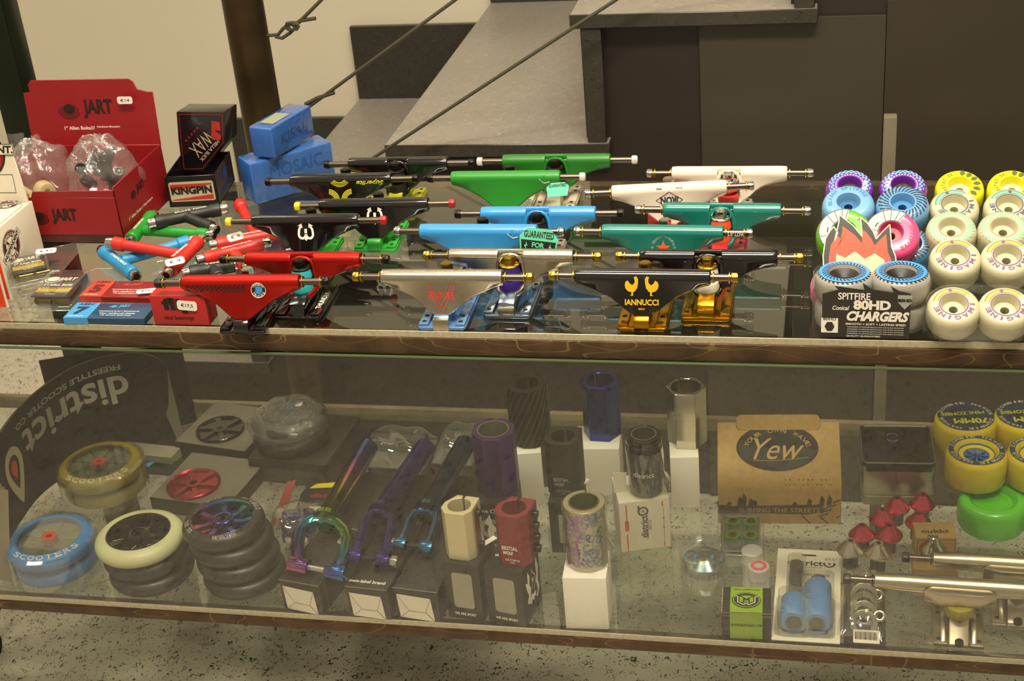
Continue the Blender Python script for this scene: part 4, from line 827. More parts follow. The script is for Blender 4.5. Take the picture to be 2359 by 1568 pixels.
b = B(); b.text('FREESTYLE SCOOTER CO.', 190, 9, fat=.02, warp=lambda x, y: onsheet(SL - 66 - (x + 95), 20 + y)); b.build('small_lettering', GI, t)
def drop(b, r0, r1, s0, h0, tail):
    n = 28; vs = []
    for i in range(n):
        a = 2 * pi * i / n
        for r_ in (r0, r1):
            x, y = r_ * cos(a), -r_ * sin(a) * 1.1
            if sin(a) < 0: y *= 1 + tail * (1 - abs(cos(a)))
            vs.append(onsheet(s0 + x, h0 + y))
    b.add(vs, [(2 * i, 2 * i + 1, (2 * i + 3) % (2 * n), (2 * i + 2) % (2 * n)) for i in range(n)])
s0 = SL - 283
b = B(); drop(b, 16, 27, s0, 62, 1.0); b.build('drop_mark', mat('leaflet_cream', 'b5a884', .5), t)
b = B(); drop(b, .5, 9, s0, 62, .8); b.build('drop_centre', mat('leaflet_orange', 'c8492a', .5), t)
# folded end of the leaflet
e0 = rg[-1][0]; z_ = lambda q: (q - c) * 1000
b = B(); e1 = z_(PY(385, 846, e0.y)); e2 = z_(PY(357, 897, e0.y - .012)); e3 = z_(PY(408, 1012, e0.y - .006)); e4 = z_(PY(424, 1008, e0.y))
b.add([tuple(e1), tuple(e2), tuple(e3), tuple(e4)], [(0, 1, 2, 3)]); b.build('folded_end', mat('page_cream'), t, thick=.8)
# dark panel behind it, leaflets at the left edge
pts = [((150, 1060), 830), ((300, 1010), 806), ((440, 975), 800), ((452, 965), 802)]
t, c, rg2 = ribbon('dark_panel', 'plain dark card standing behind the curled leaflet', pts, BLACK); t['category'] = 'card'
b = B(); sheet(b, smooth(rg2)); b.build('card', mat('panel_dark', '2c2620', .4), t, thick=1.5)
for i in range(3):
    q0 = P(24 - 9 * i, 1340 - 5 * i, ZL); q1 = PY(19 - 8 * i, 1128 - 7 * i, q0.y + .004); w0 = Vector((-.06, .012 + .002 * i, 0))
    t = thing('booklet', ('front of three white booklets at the left edge of the lower shelf', 'middle one of three white booklets at the left edge', 'rearmost of three white booklets at the left edge')[i], 'booklet', q0, 0, 'white booklets')
    b = B(); b.add([(0, 0, 0), tuple((q1 - q0) * 1000), tuple((q1 + w0 - q0) * 1000), tuple(w0 * 1000)], [(0, 1, 2, 3)]); b.build('pages', mat('booklet_%d' % i, ('b8ad92', 'a29a80', 'c2b79c')[i], .6), t, thick=1.8)
# scooter wheels
NEO = rainbow('neo_chrome', ['6a3fa0', '3a66b8', '3aa8a0', '7aa83a', 'c8b83a', 'c8708a', '6a3fa0'], 'DIAGONAL', 2.6, .14, 1.)
def scwheel(label, px, py, h, halfpx, colr, hub, style, group, W_=24, dx=0, dy=0, rough=.45, rz=0):
    p = P(px, py, ZL + h / 1000); R_ = halfpx / SC(p); t = thing('scooter_wheel', label, 'wheel', (p.x, p.y, ZL + (h - W_) / 1000), rz, group); ri = R_ * (.72 if style != 'spoke' else .76)
    b = B(); a = W_ / 2; pr = [(ri, 1)] + [(ri + (R_ - ri) * (.18 + .82 * sin(radians(x))), a - a * .98 * cos(radians(x))) for x in range(0, 181, 15)] + [(ri, W_ - 1)]
    b.lathe(pr, seg=56, closed=True); ty = b.build('tyre', mat('tyre_' + colr, colr, rough, coat=.1), t)
    if hub:
        b = B(); b.lathe([(ri - 3, 2), (ri + .6, 1.5), (ri + .6, W_ - 1), (ri - 1.5, W_ - .5), (ri - 3.5, W_ - 4)], seg=48, closed=True); hb = b.build('rim', hub, t)
        n = 6 if style == 'spoke' else 5
        b = B()
        if style in ('spoke', 'disc'):
            for i in range(n if style == 'disc' else 7):
                a_ = 360 * i / (n if style == 'disc' else 7); M = R(a_, 'Z'); b.loft([[(11, -4, W_ - 6), (11, 4, W_ - 6), (11, 4, W_ - 13), (11, -4, W_ - 13)], [(ri * .6, -3 + 2, W_ - 7), (ri * .6, 3 + 2, W_ - 7), (ri * .6, 3 + 2, W_ - 12), (ri * .6, -1, W_ - 12)], [(ri - 1, 1, W_ - 4), (ri - 1, 11, W_ - 4), (ri - 1, 11, W_ - 11), (ri - 1, 1, W_ - 11)]], M)
            b.lathe([(0.1, 6), (ri - 1, 6), (ri - 1, 8), (.1, 8)], seg=40, closed=True)
        if style == 'dish': b.lathe([(6, W_ - 14), (ri * .55, W_ - 12), (ri * .8, W_ - 7), (ri, W_ - 2), (ri, W_ - 5), (ri * .8, W_ - 11), (ri * .5, W_ - 16), (6, W_ - 17)], seg=48, closed=True)
        b.lathe([(9, 4), (13.5, 4), (13.5, W_ - 3), (12, W_ - 2), (9, W_ - 2)], seg=32, closed=True)
        b.build('spokes', hub, t, smooth=45)
        b = B(); b.lathe([(4, 5), (9, 5), (9, W_ - 3.5), (4, W_ - 3.5)], seg=28, closed=True); b.ring(5.4, 7.6, .3, T(0, 0, W_ - 3.4)); br = b.build('bearing', DSTEEL if style != 'clear' else STEEL, t)
    return t, ty, R_, p
sw = 'scooter wheels'
def clearhub(t, ty, R_, W_, words, red):
    b = B(); b.lathe([(9, W_ - 1.2), (R_ * .77, W_ - 1.2), (R_ * .77, W_ - .2), (9, W_ - .2)], seg=48, closed=True); q = b.build('clear_disc', film('clear_disc', (.8, .84, .82), .06, .05), t)
    b = B(); b.lathe([(8, W_ - 14), (R_ * .74, W_ - 9), (R_ * .74, W_ - 10), (8, W_ - 15)], seg=48, closed=True); b.build('disc_back', mat('pearl_grey', '96927e', .3), t)
    b = B()
    for i in range(8): b.box(R_ * .6, 1.6, 1.2, R_ * .42, 0, W_ - 5, R(45 * i, 'Z'))
    b.build('spokes', CHROME, t); b = B(); b.lathe([(4, W_ - 10), (10.5, W_ - 10), (10.5, W_ - 1), (4, W_ - 1)], seg=28, closed=True); b.build('hub_ring', mat('hub_orange', 'b83a22', .4), t)
    b = B(); b.arctext(words, R_ * .85, R_ * .12, 235, 345, fat=.02, inside=True); b.decal('lettering', mat('wheel_print', 'b3b09c', .5), ty, .4, 'Z')
def tray(label, px, py, half, h):
    p = P(px, py, ZL); t = thing('blister_tray', label, 'plastic tray', p, 0, 'clear wheel trays'); b = B(); b.prism(rrect(half * 2.1, half * 2.1, 8), 1.2); 
    b.lathe([(half + 1.5, 0), (half + 2.5, h), (half - 4, h + 2), (half - 4, h + 1), (half + 1.5, h - 1), (half + .5, 0)], seg=48, closed=True); b.build('tray', film('tray_film', (.97, .98, .97), .02, .08), t); return t
for lab, px, py, hf, col_ in (('olive yellow', 228, 1060, 98, '8a7812'), ('bright blue', 112, 1232, 101, '2a72b0')):
    t, ty, R_, p = scwheel('%s scooter wheel, lower one of its packed pair' % lab, px + 4, py, 52, hf - 3, col_, None, 'clear', sw, 25); p2 = t.location.copy(); t.location = (p2.x, p2.y, ZL + .0015)
    t, ty, R_, p = scwheel('%s scooter wheel with clear spoked disc, upper one of its pair' % lab, px, py, 54, hf, col_, None, 'clear', sw, 25); clearhub(t, ty, R_, 25, 'SCOOTERS', True)
    tt = tray('clear tray under the %s wheels' % lab, px, py, R_, 50); tt.location = (p.x, p.y, ZL)
BK = '1f1c18'
HB = mat('hub_black', '15110f', .15, .6, coat=.5)
t, ty, R_, p = scwheel('cream wheel with glossy black hub on top of its stack', 318, 1222, 73, 103, 'b8b88c', HB, 'disc', sw)
b = B(); b.text('option', 15, 3.5, T(-24, -12, 16.6) @ R(20, 'Z')); b.text('one', 12, 4, T(26, -18, 16.6) @ R(20, 'Z')); b.text('option', 14, 3.5, T(4, -27, 16.6) @ R(75, 'Z')); b.build('lettering', GI, ty); Tp_ = t.location.copy()
for k, lab in ((0, 'black wheel at the bottom under the cream one'), (1, 'black wheel in the middle of the stack topped with cream')):
    t, ty, R_, p = scwheel(lab, 318, 1222, 73, 99, BK, None, '', sw); t.location = (Tp_.x + .006 - .003 * k, Tp_.y + .002, ZL + .0005 + .0245 * k)
Tq_ = P(512, 1190, ZL + .097)
for k, lab in enumerate(('bottom', 'third', 'second')):
    t, ty, R_, p = scwheel('black scooter wheel, %s in the tall stack of four' % lab, 512, 1190, 97, 98, BK, None, '', sw); t.location = (Tq_.x + .016 - .005 * k, Tq_.y + .001 * k, ZL + .0005 + .0243 * k)
t, ty, R_, p = scwheel('black scooter wheel with rainbow hub on top of the tall stack', 512, 1188, 97, 96, BK, NEO, 'spoke', sw)
b = B(); b.arctext('option', R_ * .86, 7, 75, 25, T(0, 0, 24.2), fat=.01); b.arctext('one', R_ * .86, 7, 140, 112, T(0, 0, 24.2), fat=.01); b.arctext('100 mm', R_ * .86, 6, 195, 232, T(0, 0, 24.2), inside=True); b.arctext('Baron/fino', R_ * .86, 5, 275, 312, T(0, 0, 24.2), inside=True); b.decal('lettering', GI, ty, .4, 'Z')
# film wrapped wheels on a dark box
DCARD = mat('dark_brown_card', '231c15', .5)
t, o, W_ = cbox('card_box', 'dark card box under the film wrapped wheels', 'box', (580, 1106), (757, 1124), 135, 38, DCARD, z=ZL)
decal_rect(t, W_ - 8, 22, FRONT(W_ / 2, -.4, 14), mat('window_grey', '3a352a', .3), 'window')
hb = 38
t, ty, R_, p = scwheel('black wheel with thin rainbow hub ring wrapped in film, upper one', 662, 948, hb + 50, 88, '3a362e', HB, 'dish', sw); b = B(); b.lathe([(9, 19), (13, 19), (13.5, 25.5), (12.5, 25.5)], seg=36, closed=True); b.build('rainbow_ring', NEO, t); t.location.z = ZL + (hb + 26) / 1000
t2, ty, R_, p = scwheel('black wheel wrapped in film, lower one on the dark box', 662, 938, hb + 50, 88, '26231f', None, '', sw); t2.location = (t.location.x, t.location.y, ZL + (hb + .5) / 1000)
bag('crumpled clear film around two black wheels on the dark box', Vector((t.location.x, t.location.y, ZL + .043)), 58, 58, 29, 9, amp=.35, m=film('wheel_film', (.9, .9, .88), .05, .12, bump=1., nscale=95, haze=.10, hcol=(.6, .57, .5)))
# flat wheel boxes with hubs
def hubbox(label, a, c_, depth, px, py, half, m, h=24):
    t, o, W_ = cbox('wheel_box', label, 'box', a, c_, depth, h, DCARD, z=ZL, part='box'); g = mat('grey_card', '6a6455', .5)
    decal_rect(t, W_ - 2, depth - 2, TOP(W_ / 2, depth / 2, h + .2), g, 'printed_top')
    p = P(px, py, ZL + h / 1000); loc = t.matrix_basis.inverted() @ p * 1000; s_ = half / SC(p)
    b = B(); b.lathe([(s_ - 4, .3), (s_, .3), (s_, 4), (s_ - 1, 5), (s_ - 4, 3)], seg=48, closed=True)
    for i in range(6): b.loft([[(8, -3, 4), (8, 3, 4), (8, 3, 1), (8, -3, 1)], [(s_ - 2, 0, 4), (s_ - 2, 9, 4), (s_ - 2, 9, 1), (s_ - 2, 0, 1)]], R(60 * i, 'Z'))
    b.lathe([(6, .3), (11, .3), (11, 5), (6, 5)], seg=28, closed=True); b.lathe([(.1, .4), (s_ - 1, .4), (s_ - 1, .9), (.1, .9)], seg=40, closed=True)
    b.build('hub', m, t, loc=Vector((loc.x, loc.y, h + .3)) / 1000); b = B(); b.ring(3, 6, 4.5); b.build('bearing', DSTEEL, t, loc=Vector((loc.x, loc.y, h + .6)) / 1000); return t
hubbox('flat wheel box showing a red anodised hub', (352, 1178), (530, 1202), 120, 447, 1118, 62, mat('hub_red', 'a8283a', .22, .9))
hubbox('flat wheel box showing a black hub beside the film wrapped wheels', (408, 1048), (570, 1072), 120, 508, 992, 56, HB)
b = B(); b.box(110, 30, 14, 0, 0, 0); tag(b.build('white_carton', mat('carton_grey', '8c8672', .6), None, P(335, 1052, ZL), (0, 0, -6)), 'small pale carton lying behind the olive wheels', 'box')
b = B(); b.box(60, 34, 3, 0, 0, 0); o = tag(b.build('sticker_card', mat('teal_dark', '1a2420', .4), None, P(365, 1078, ZL), (0, 0, -3)), 'small dark card with a blue print behind the olive wheels', 'card'); b = B(); b.poly([(-24, 6), (-10, 12), (-14, -2), (-22, -8)], TOP(0, 0, 3.2)); b.build('print', mat('cyan_print', '2c8ab8', .5), o)
# forks on their boxes
FB = mat('fork_box_black', '1c1814', .45); FW = mat('fold_white', 'd9d0bd', .6)
def fbox(label, a, c_, depth, h, inset=(6, 4)):
    t, o, W_ = cbox('fork_box', label, 'box', a, c_, depth, h, FB, z=ZL, group='black fork boxes'); t.rotation_euler.z += radians(-4)
    b = B(); x0, x1 = inset[0], W_ - inset[1]; zt = h - 9; m = [(x0, 2), (x1 - 3, 0.5), (x1 - 6, zt - 2), (x0 - 2, zt)]; q0, q1 = (x0 + W_ * .22, zt * .35), (x1 - W_ * .24, zt * .35)
    b.poly([m[3], m[2], q1, q0], FRONT(0, -1, 0)); b.poly([m[0], m[1], q1, q0][::-1], FRONT(0, -1.2, 0)); b.poly([m[0], m[3], q0], FRONT(0, -.8, 0)); b.poly([m[1], m[2], q1], FRONT(0, -.8, 0)); b.build('end_flaps', FW, t, smooth=5)
    b = B(); b.line([(q0[0], q0[1]), (q1[0], q1[1])], .5, FRONT(0, -1.5, 0)); b.line([m[3], q0], .5, FRONT(0, -1.5, 0)); b.line([m[2], q1], .5, FRONT(0, -1.5, 0)); b.line([m[0], q0], .5, FRONT(0, -1.5, 0)); b.line([m[1], q1], .5, FRONT(0, -1.5, 0)); b.line([(0, h), (W_, h)], .9, FRONT(0, -1, 0)); b.build('fold_lines', mat('fold_grey', 'a09880', .6), t)
    return t, W_
hf = 46
t, W_ = fbox('black fork box with white end under the rainbow fork', (655, 1400), (750, 1413), 250, hf); b = B(); b.text('Option', 18, 5, TOP(W_ - 14, 120, hf + .3, 0)); b.ell(6, 10, W_ - 16, 96, TOP(0, 0, hf + .3)); b.build('lettering', GI, t)
b = B()
for i in range(12): b.text('eu', 4, 2.5, RIGHT(W_ + .3, 12 + i * .1, 44 - i * 3.4))
b.build('side_print', mat('side_grey', '6a6454', .5), t)
t, W_ = fbox('black fork box with white end under the purple fork', (806, 1417), (905, 1423), 250, hf); txt(t, 'own-label brand', W_ * .85, 6, TOP(W_ * .45, 12, hf + .3), INKW, fat=.01)
b = B(); b.text('one', 14, 6, TOP(W_ - 8, 150, hf + .3)); b.text('option', 17, 6, TOP(W_ - 8, 140, hf + .3)); b.sector(9, 10, -60, 120, TOP(W_ - 10, 172, hf + .3)); b.sector(7, 12, 200, 330, TOP(W_ * .55, 55, hf + .3)); b.build('lettering', GI, t)
t, W_ = fbox('black fork box with white end under the dark blue fork', (914, 1420), (1018, 1428), 250, hf)
def fork(label, a, c_, crown, top, m, axle, legw=8, axm=SILVER, nut=None, zc=12, bulge=0.):
    # a, c_ dropouts ; crown ; top of the steerer, all lying on the boxes
    z0 = ZL + (hf + 1) / 1000; zq = z0 + zc / 1000
    A = P(*a, zq); Cc = P(*c_, zq); K = P(*crown, z0 + .017); Tp = P(*top, z0 + .017); c0 = (A + Cc) / 2; c0.z = z0
    t = thing('scooter_fork', label, 'fork', c0, 0, 'scooter forks on boxes'); L = lambda v: (v - c0) * 1000
    a_, c2, k, tp = L(A), L(Cc), L(K), L(Tp); ax = (c2 - a_).normalized(); up = (tp - k).normalized(); ln = (k - (a_ + c2) / 2).length; hw = (c2 - a_).length / 2
    path = []
    for s_, r_ in ((-1, [0, .3, .62]), (1, [.62, .3, 0])):
        for f in r_: path.append((a_ if s_ < 0 else c2) + (k - (a_ + c2) / 2) * f + ax * s_ * hw * bulge * min(1, f / .35))
    def arc(th): return (a_ + c2) / 2 + (k - (a_ + c2) / 2) * (.62 + .36 * sin(th)) - ax * cos(th) * hw * (1 + bulge)
    pts = path[:3] + [arc(radians(x)) for x in (30, 60, 90, 120, 150)] + path[3:]
    n = len(pts); rings = []; nz = Vector((0, 0, 1))
    for i, q in enumerate(pts):
        d = (pts[min(i + 1, n - 1)] - pts[max(i - 1, 0)]).normalized(); s2 = d.cross(nz).normalized(); w_ = min(legw * .5, 9.5); hgt = 9 if legw < 20 else 8
        rings.append([tuple(q + s2 * (w_ * cos(x)) + nz * (hgt * sin(x))) for x in [radians(v) for v in (-70, -30, 30, 70, 110, 150, 210, 250)]])
    b = B(); b.loft(rings)
    for q in (a_, c2): b.cyl(10, legw + 4, Matrix.Translation(q - ax * (legw + 4) / 2) @ ax.to_track_quat('Z', 'Y').to_matrix().to_4x4(), seg=28)
    b.build('legs', m, t, bevel=.8, smooth=50)
    b = B(); b.tube([k - up * 6, k + up * 2, k + up * 3, k + up * 8, k + up * 9, tp], [17.5, 17.5, 16, 15, 14.4, 14.4], 28); b.build('steerer', m, t)
    b = B(); b.tube([a_, c2], 4, 14); b.build('axle', axm, t)
    if nut is not None: b = B(); hexnut(b, 7.5, 9, Matrix.Translation((a_ - ax * (legw / 2 + 11)) if nut < 0 else (c2 + ax * (legw / 2 + 2))) @ ax.to_track_quat('Z', 'Y').to_matrix().to_4x4()); b.build('axle_nut', SILVER, t, bevel=.6)
    return t
PUR = mat('purple_anodised', '54207c', .25, .85); DBL = rainbow('blue_chrome', ['1d3a55', '3f7fae', '2c5f80', '6a6a20', '1d3a55'], 'Z', 5, .2, 1)
fork('rainbow chrome fork with an oval arch, first from the left', (690, 1302), (775, 1318), (752, 1195), (848, 1030), NEO, 0, 23, bulge=.36)
fork('purple fork lying on the middle fork box', (820, 1282), (884, 1290), (880, 1178), (980, 1030), PUR, 0, 14, nut=1, axm=DSTEEL)
fork('dark blue fork lying beside the silver clamp', (924, 1254), (985, 1262), (985, 1176), (1072, 1022), DBL, 0, 13, nut=-1, axm=DSTEEL)
# clamps on their boxes
def cframe(px, py, h): p = P(px, py, ZL + h / 1000); return p
def clamp(label, px, py, h0, r, hgt, m, sides=6, rz=0, inner=None, bore=.68, style='hex', bolts=0, split=True, inm=None, flat=1., group=None):
    # px,py : lower front point of the clamp on top of its box (height h0)
    p = P(px, py, ZL + h0 / 1000); p = p + Vector((0, r * .9 / 1000, 0))
    t = thing('bar_clamp', label, 'clamp', p, rz, group); n = 120; rb = r * bore
    LUG = [(-17, -25), (15, -25), (25, -12), (26, 26), (-12, 27), (-26, 4), (-27, -12)]
    def outer(a):
        a = a % 360
        if style == 'round': return r
        if style == 'lug':
            a = radians(a - 180 / sides); best = r
            for (x0, y0), (x1, y1) in zip(LUG, LUG[1:] + LUG[:1]):
                dx, dy = cos(a), sin(a); ex, ey = x1 - x0, y1 - y0; den = dx * ey - dy * ex
                if abs(den) < 1e-9: continue
                s1 = (x0 * ey - y0 * ex) / den; u1 = (x0 * dy - y0 * dx) / den
                if s1 > 0 and -1e-6 <= u1 <= 1.000001: best = s1 * r / 26
            return best
        s_ = 360 / sides; d = (a % s_) - s_ / 2; return min(r, r * .93 * cos(radians(s_ / 2)) / cos(radians(d)) * 1.06)
    b = B(); vs = []; fs = []; gap = 5 if split else 0; a0, a1 = 90 + gap, 450 - gap
    for i in range(n + 1):
        a = a0 + (a1 - a0) * i / n; ro = outer(a + 180 / sides); c1, s1 = cos(radians(a)), sin(radians(a))
        vs += [(rb * c1, rb * s1, 0), (ro * c1, ro * s1 * flat, 0), (ro * c1, ro * s1 * flat, hgt), (rb * c1, rb * s1, hgt)]
    for i in range(n):
        for k in range(4): l = (k + 1) % 4; fs.append((4 * i + k, 4 * i + 4 + k, 4 * i + 4 + l, 4 * i + l))
    fs += [(0, 1, 2, 3), (4 * n + 3, 4 * n + 2, 4 * n + 1, 4 * n)]
    b.add(vs, fs); bd = b.build('body', m, t, bevel=.5, bseg=1, smooth=25)
    if inm: b = B(); b.lathe([(rb - 1.5, 1), (rb - .1, 1), (rb - .1, hgt + .5), (rb - 1.5, hgt + .5)], seg=36, closed=True); b.build('sleeve', inm, t)
    for i in range(bolts):
        b = B(); b.cyl(4.5, 8, T(r * .86, r * .2, hgt * (.16 + .68 * i / max(1, bolts - 1))) @ R(90, 'Y')); b.build('bolt', DSTEEL, t, bevel=.5)
    return t, bd, p
def wbox(label, a, c_, depth, h, m=WHITE, g=None): return cbox('clamp_box', label, 'box', a, c_, depth, h, m, z=ZL, group=g)
hB1 = 84
def wolfbox(label, a, c_, depth, h, wolf):
    t, o, W_ = wbox(label, a, c_, depth, h, FB, 'black clamp boxes with a window')
    b = B(); b.prism(rrect(W_ * .56, h * .62, 4), .3, FRONT(W_ * .5, 0, h * .52)); q = b.build('window', mat('window_clear', '8b8770', .12, spec=.8, bump=.6, nscale=30), t)
    txt(t, 'WE ARE SPORT', W_ * .6, 4, FRONT(W_ * .5, -.4, h * .1), INKW, fat=.02)
    if wolf:
        b = B(); M = RIGHT(W_ + .4, depth * .5, h * .55)
        for s_ in (1,):
            b.poly([(-18, -16), (-12, -8), (-16, 0), (-20, 14), (-13, 10), (-12, 26), (-6, 16), (-8, 4), (-4, -4), (-8, -14), (-12, -22)], M); b.poly([(18, -6), (22, 12), (17, 30), (14, 20), (15, 6), (12, -4), (16, -18), (10, -26), (14, -28), (21, -18)], M)
            b.poly([(-14, -18), (-6, -26), (-3, -20), (2, -26), (5, -21), (9, -24), (8, -14), (2, -16), (-4, -12), (-9, -16)], M); b.poly([(0, 4), (6, 8), (4, 0)], M); b.line([(4, -10), (10, -4), (10, 8), (4, 14), (0, 22)], 1.2, M); b.line([(-2, -6), (2, 2), (0, 10)], 1, M)
        b.build('wolf_print', INKW, t); txt(t, 'Bestial Wolf scooters', 30, 2, RIGHT(W_ + .4, 22, 5), GI)
    return t, o, W_
t, o, W_ = wolfbox('black box with clear window under the silver clamp', (1034, 1420), (1116, 1432), 60, hB1, False)
decal_rect(t, 8, 30, TOP(W_ - 6, 48, hB1 + .3, -30), WHITE, 'white_mark')
t, o, W_ = wolfbox('black box with clear window and wolf print under the red clamp', (1127, 1429), (1213, 1445), 56, 82, True)
txt(t, 'WOLF', 17, 5, TOP(14, 26, 82.3, 8), INKW, fat=.05, shear=.2); txt(t, 'Be', 8, 5, TOP(18, 34, 82.3, 8), mat('label_red'), fat=.03)
CRS = mat('pale_brushed', 'cfc39a', .45, .35); t, bd, p = clamp('silver clamp with dark red side on the left black box', 1063, 1289, hB1, 19.5, 68, CRS, 8, -6, bore=.72, bolts=2, style='lug')
decal_rect(t, 14, 62, RIGHT(19.9, 3, 33), mat('clamp_red', '6e1a1c', .4), 'side_panel'); b = B(); b.line([(-6, -20), (6, 0)], 1.2, RIGHT(20.2, 3, 35)); b.build('side_line', mat('label_red'), t)
RCL = mat('matt_red', '7c262c', .5, .3); t, bd, p = clamp('matt red clamp with white lettering on the wolf box', 1188, 1303, 82, 21, 72, RCL, 8, -8, bore=.7, bolts=0, style='lug')
for i in range(4): b = B(); b.cyl(5, 9, T(18, 6, 12 + 16.5 * i) @ R(90, 'Y')); b.build('bolt', DSTEEL, t, bevel=.5)
def bw(bd, y, m=INKW, k=1.): b = B(); b.text('BESTIAL', 20 * k, 5.5 * k, FRONT(-2, -40, 26), fat=.02); b.text('WOLF', 13 * k, 5 * k, FRONT(-5, -40, 19), fat=.04); b.text('OCTOPUS', 18 * k, 3.2 * k, FRONT(0, -40, 9)); b.text('HIC', 6, 2, FRONT(0, -40, 5)); return b.decal('lettering', m, bd)
bw(bd, 0)
# option box with the purple clamp
t, o, W_ = wbox('black One Option box under the purple clamp', (1106, 1275), (1186, 1281), 60, 80, FB)
txt(t, 'One Option', W_ * .9, 8, FRONT(W_ / 2, -.4, 68), INKW, fat=.02); txt(t, 'and', 10, 5, FRONT(W_ * .72, -.4, 22)); txt(t, 'OTHERS', 30, 7, FRONT(W_ * .7, -.4, 14))
b = B(); b.sector(9, 15, 0, 360, FRONT(W_ * .4, -.4, 42), 32); q = b.build('compass_ring', GI, t); b = B(); b.poly([(-8, 8), (0, 22), (3, 8), (10, -2), (4, -6), (3, -14), (-3, -14), (-5, -4), (-2, 4)], FRONT(W_ * .4, -.8, 42)); b.build('compass_arrow', INKW, t)
PC = mat('purple_clamp_metal', '5a2c80', .3, .7); t, bd, p = clamp('tall purple clamp with a pale inner sleeve', 1140, 1147, 80, 29, 88, PC, 8, 4, bore=.72, inm=mat('sleeve_grey', '9a977c', .4, .5))
# knurled grips on white box, blue clamp, chrome clamp
t, o, W_ = wbox('white box under the dark knurled clamp', (1184, 1158), (1256, 1152), 62, 78)
t, bd, p = clamp('dark knurled clamp at the back of the lower shelf', 1216, 1032, 78, 28, 88, mat('knurled_dark', '2e2a22', .45, .6, bump=0), 12, 0, bore=.6)
b = B()
for i in range(20):
    for s_ in (1,):
        q = [(28.0 * cos(radians(18 * i + k * 7 * s_)), 28.0 * sin(radians(18 * i + k * 7 * s_)), 2 + k * 7) for k in range(13)]; b.tube(q, .8, 5)
b.build('knurling', mat('knurl_light', '57513f', .5, .4), t, smooth=60); t.rotation_euler.z = .1
t, o, W_ = wbox('white box under the royal blue clamp', (1330, 1139), (1432, 1139), 60, 74)
t, bd, p = clamp('royal blue anodised clamp at the back of the lower shelf', 1383, 1018, 74, 27, 84, mat('royal_blue', '1f3f92', .25, .85), 6, 28, bore=.7)
t, o, W_ = wbox('white box under the chrome clamp', (1548, 1170), (1613, 1168), 62, 80)
t, bd, p = clamp('chrome clamp on the rearmost white box', 1580, 1036, 80, 27, 84, mat('polished_chrome', 'cfc9b4', .14, 1.), 6, 31, bore=.72)
t, o, W_ = wbox('black box under the black Bestial Wolf clamp', (1272, 1272), (1345, 1274), 60, 78, FB); decal_rect(t, 20, 44, FRONT(22, -.4, 38), mat('window_clear'), 'window'); txt(t, 'WE ARE', 12, 3, FRONT(26, -.4, 6))
decal_rect(t, 9, 24, TOP(W_ - 3, 46, 78.3, -30), WHITE, 'white_mark')
t, bd, p = clamp('matt black clamp lettered Bestial Wolf beside the blue one', 1300, 1143, 78, 21.5, 80, mat('matt_black', '25211b', .55), 8, 0, bore=.7, style='lug'); bw(bd, 0, GI)
# SC15 box
t, o, W_ = wbox('white SC15 box with orange lines under the black district clamp', (1432, 1272), (1546, 1258), 62, 76, OFFW); OR = mat('orange_print', 'c4512a', .5); GD = mat('green_grey_print', '3a4232', .5)
b = B()
for x, z, l in ((9, 58, 30), (9, 14, 26), (W_ - 9, 68, 8), (W_ - 8, 6, 8)): b.rect(1.4, l, x, z, FRONT(0, -.3, 0))
b.rect(5, 15, 9, 40, FRONT(0, -.3, 0)); b.text('SC15', 14, 4, FRONT(W_ * .6, -.3, 38, 90)); b.ell(1.2, 1.2, W_ - 8, 46, FRONT(0, -.3, 0)); b.ell(1.2, 1.2, W_ - 8, 32, FRONT(0, -.3, 0)); b.build('orange_print', OR, t)
b = B(); b.text('district', 34, 9, FRONT(W_ * .48, -.3, 36, 90), fat=.02); b.sector(4.6, 7, 0, 360, FRONT(W_ * .47, -.3, 60), 24); b.rect(2.4, 10, W_ * .47 - 5.6, 64, FRONT(0, -.35, 0)); b.text('FREESTYLE SCOOTER CO', 38, 2, FRONT(W_ * .55, -.3, 36, 90)); b.line([(W_ - 8, 12), (W_ - 8, 62)], .4, FRONT(0, -.3, 0)); b.build('green_print', GD, t)
b = B(); b.ell(1.8, 1.8, W_ * .47, 60, FRONT(0, -.4, 0)); b.build('dot', OR, t); b = B(); b.prism([(0, 0), (16, 0), (18, 26), (1, 28)], .8, T(-2, 26, 76) @ R(80, 'X')); b.build('flap', OFFW, t)
t, bd, p = clamp('black round clamp lettered district wrapped in film', 1485, 1146, 76, 21, 84, mat('satin_black', '24221c', .3, .5), 8, 0, bore=.78, style='round', inm=SILVER)
b = B(); b.ring(17, 23, 9, T(0, 0, 72)); b.build('collar', mat('gloss_black'), t, bevel=1.5); b = B(); b.text('district', 27, 7, FRONT(0, -40, 34), fat=.02); b.decal('lettering', INKW, bd)
def tubefilm(label, p, r, h, sd):
    def f(u, v): a = u * 2 * pi; k = 1 + .05 * sin(3 * a + sd) * sin(4 * v) + .03 * sin(9 * a + 6 * v) + (.25 if v < .3 and cos(a - .2) > .8 else 0); return (r * k * cos(a), r * k * sin(a), v * h)
    b = B(); b.grid(f, 56, 12); return tag(b.build('plastic_bag', CLEAR, None, p, smooth=180), label, 'bag')
tubefilm('clear film sleeve around the district clamp', p, 23.5, 66, 1)
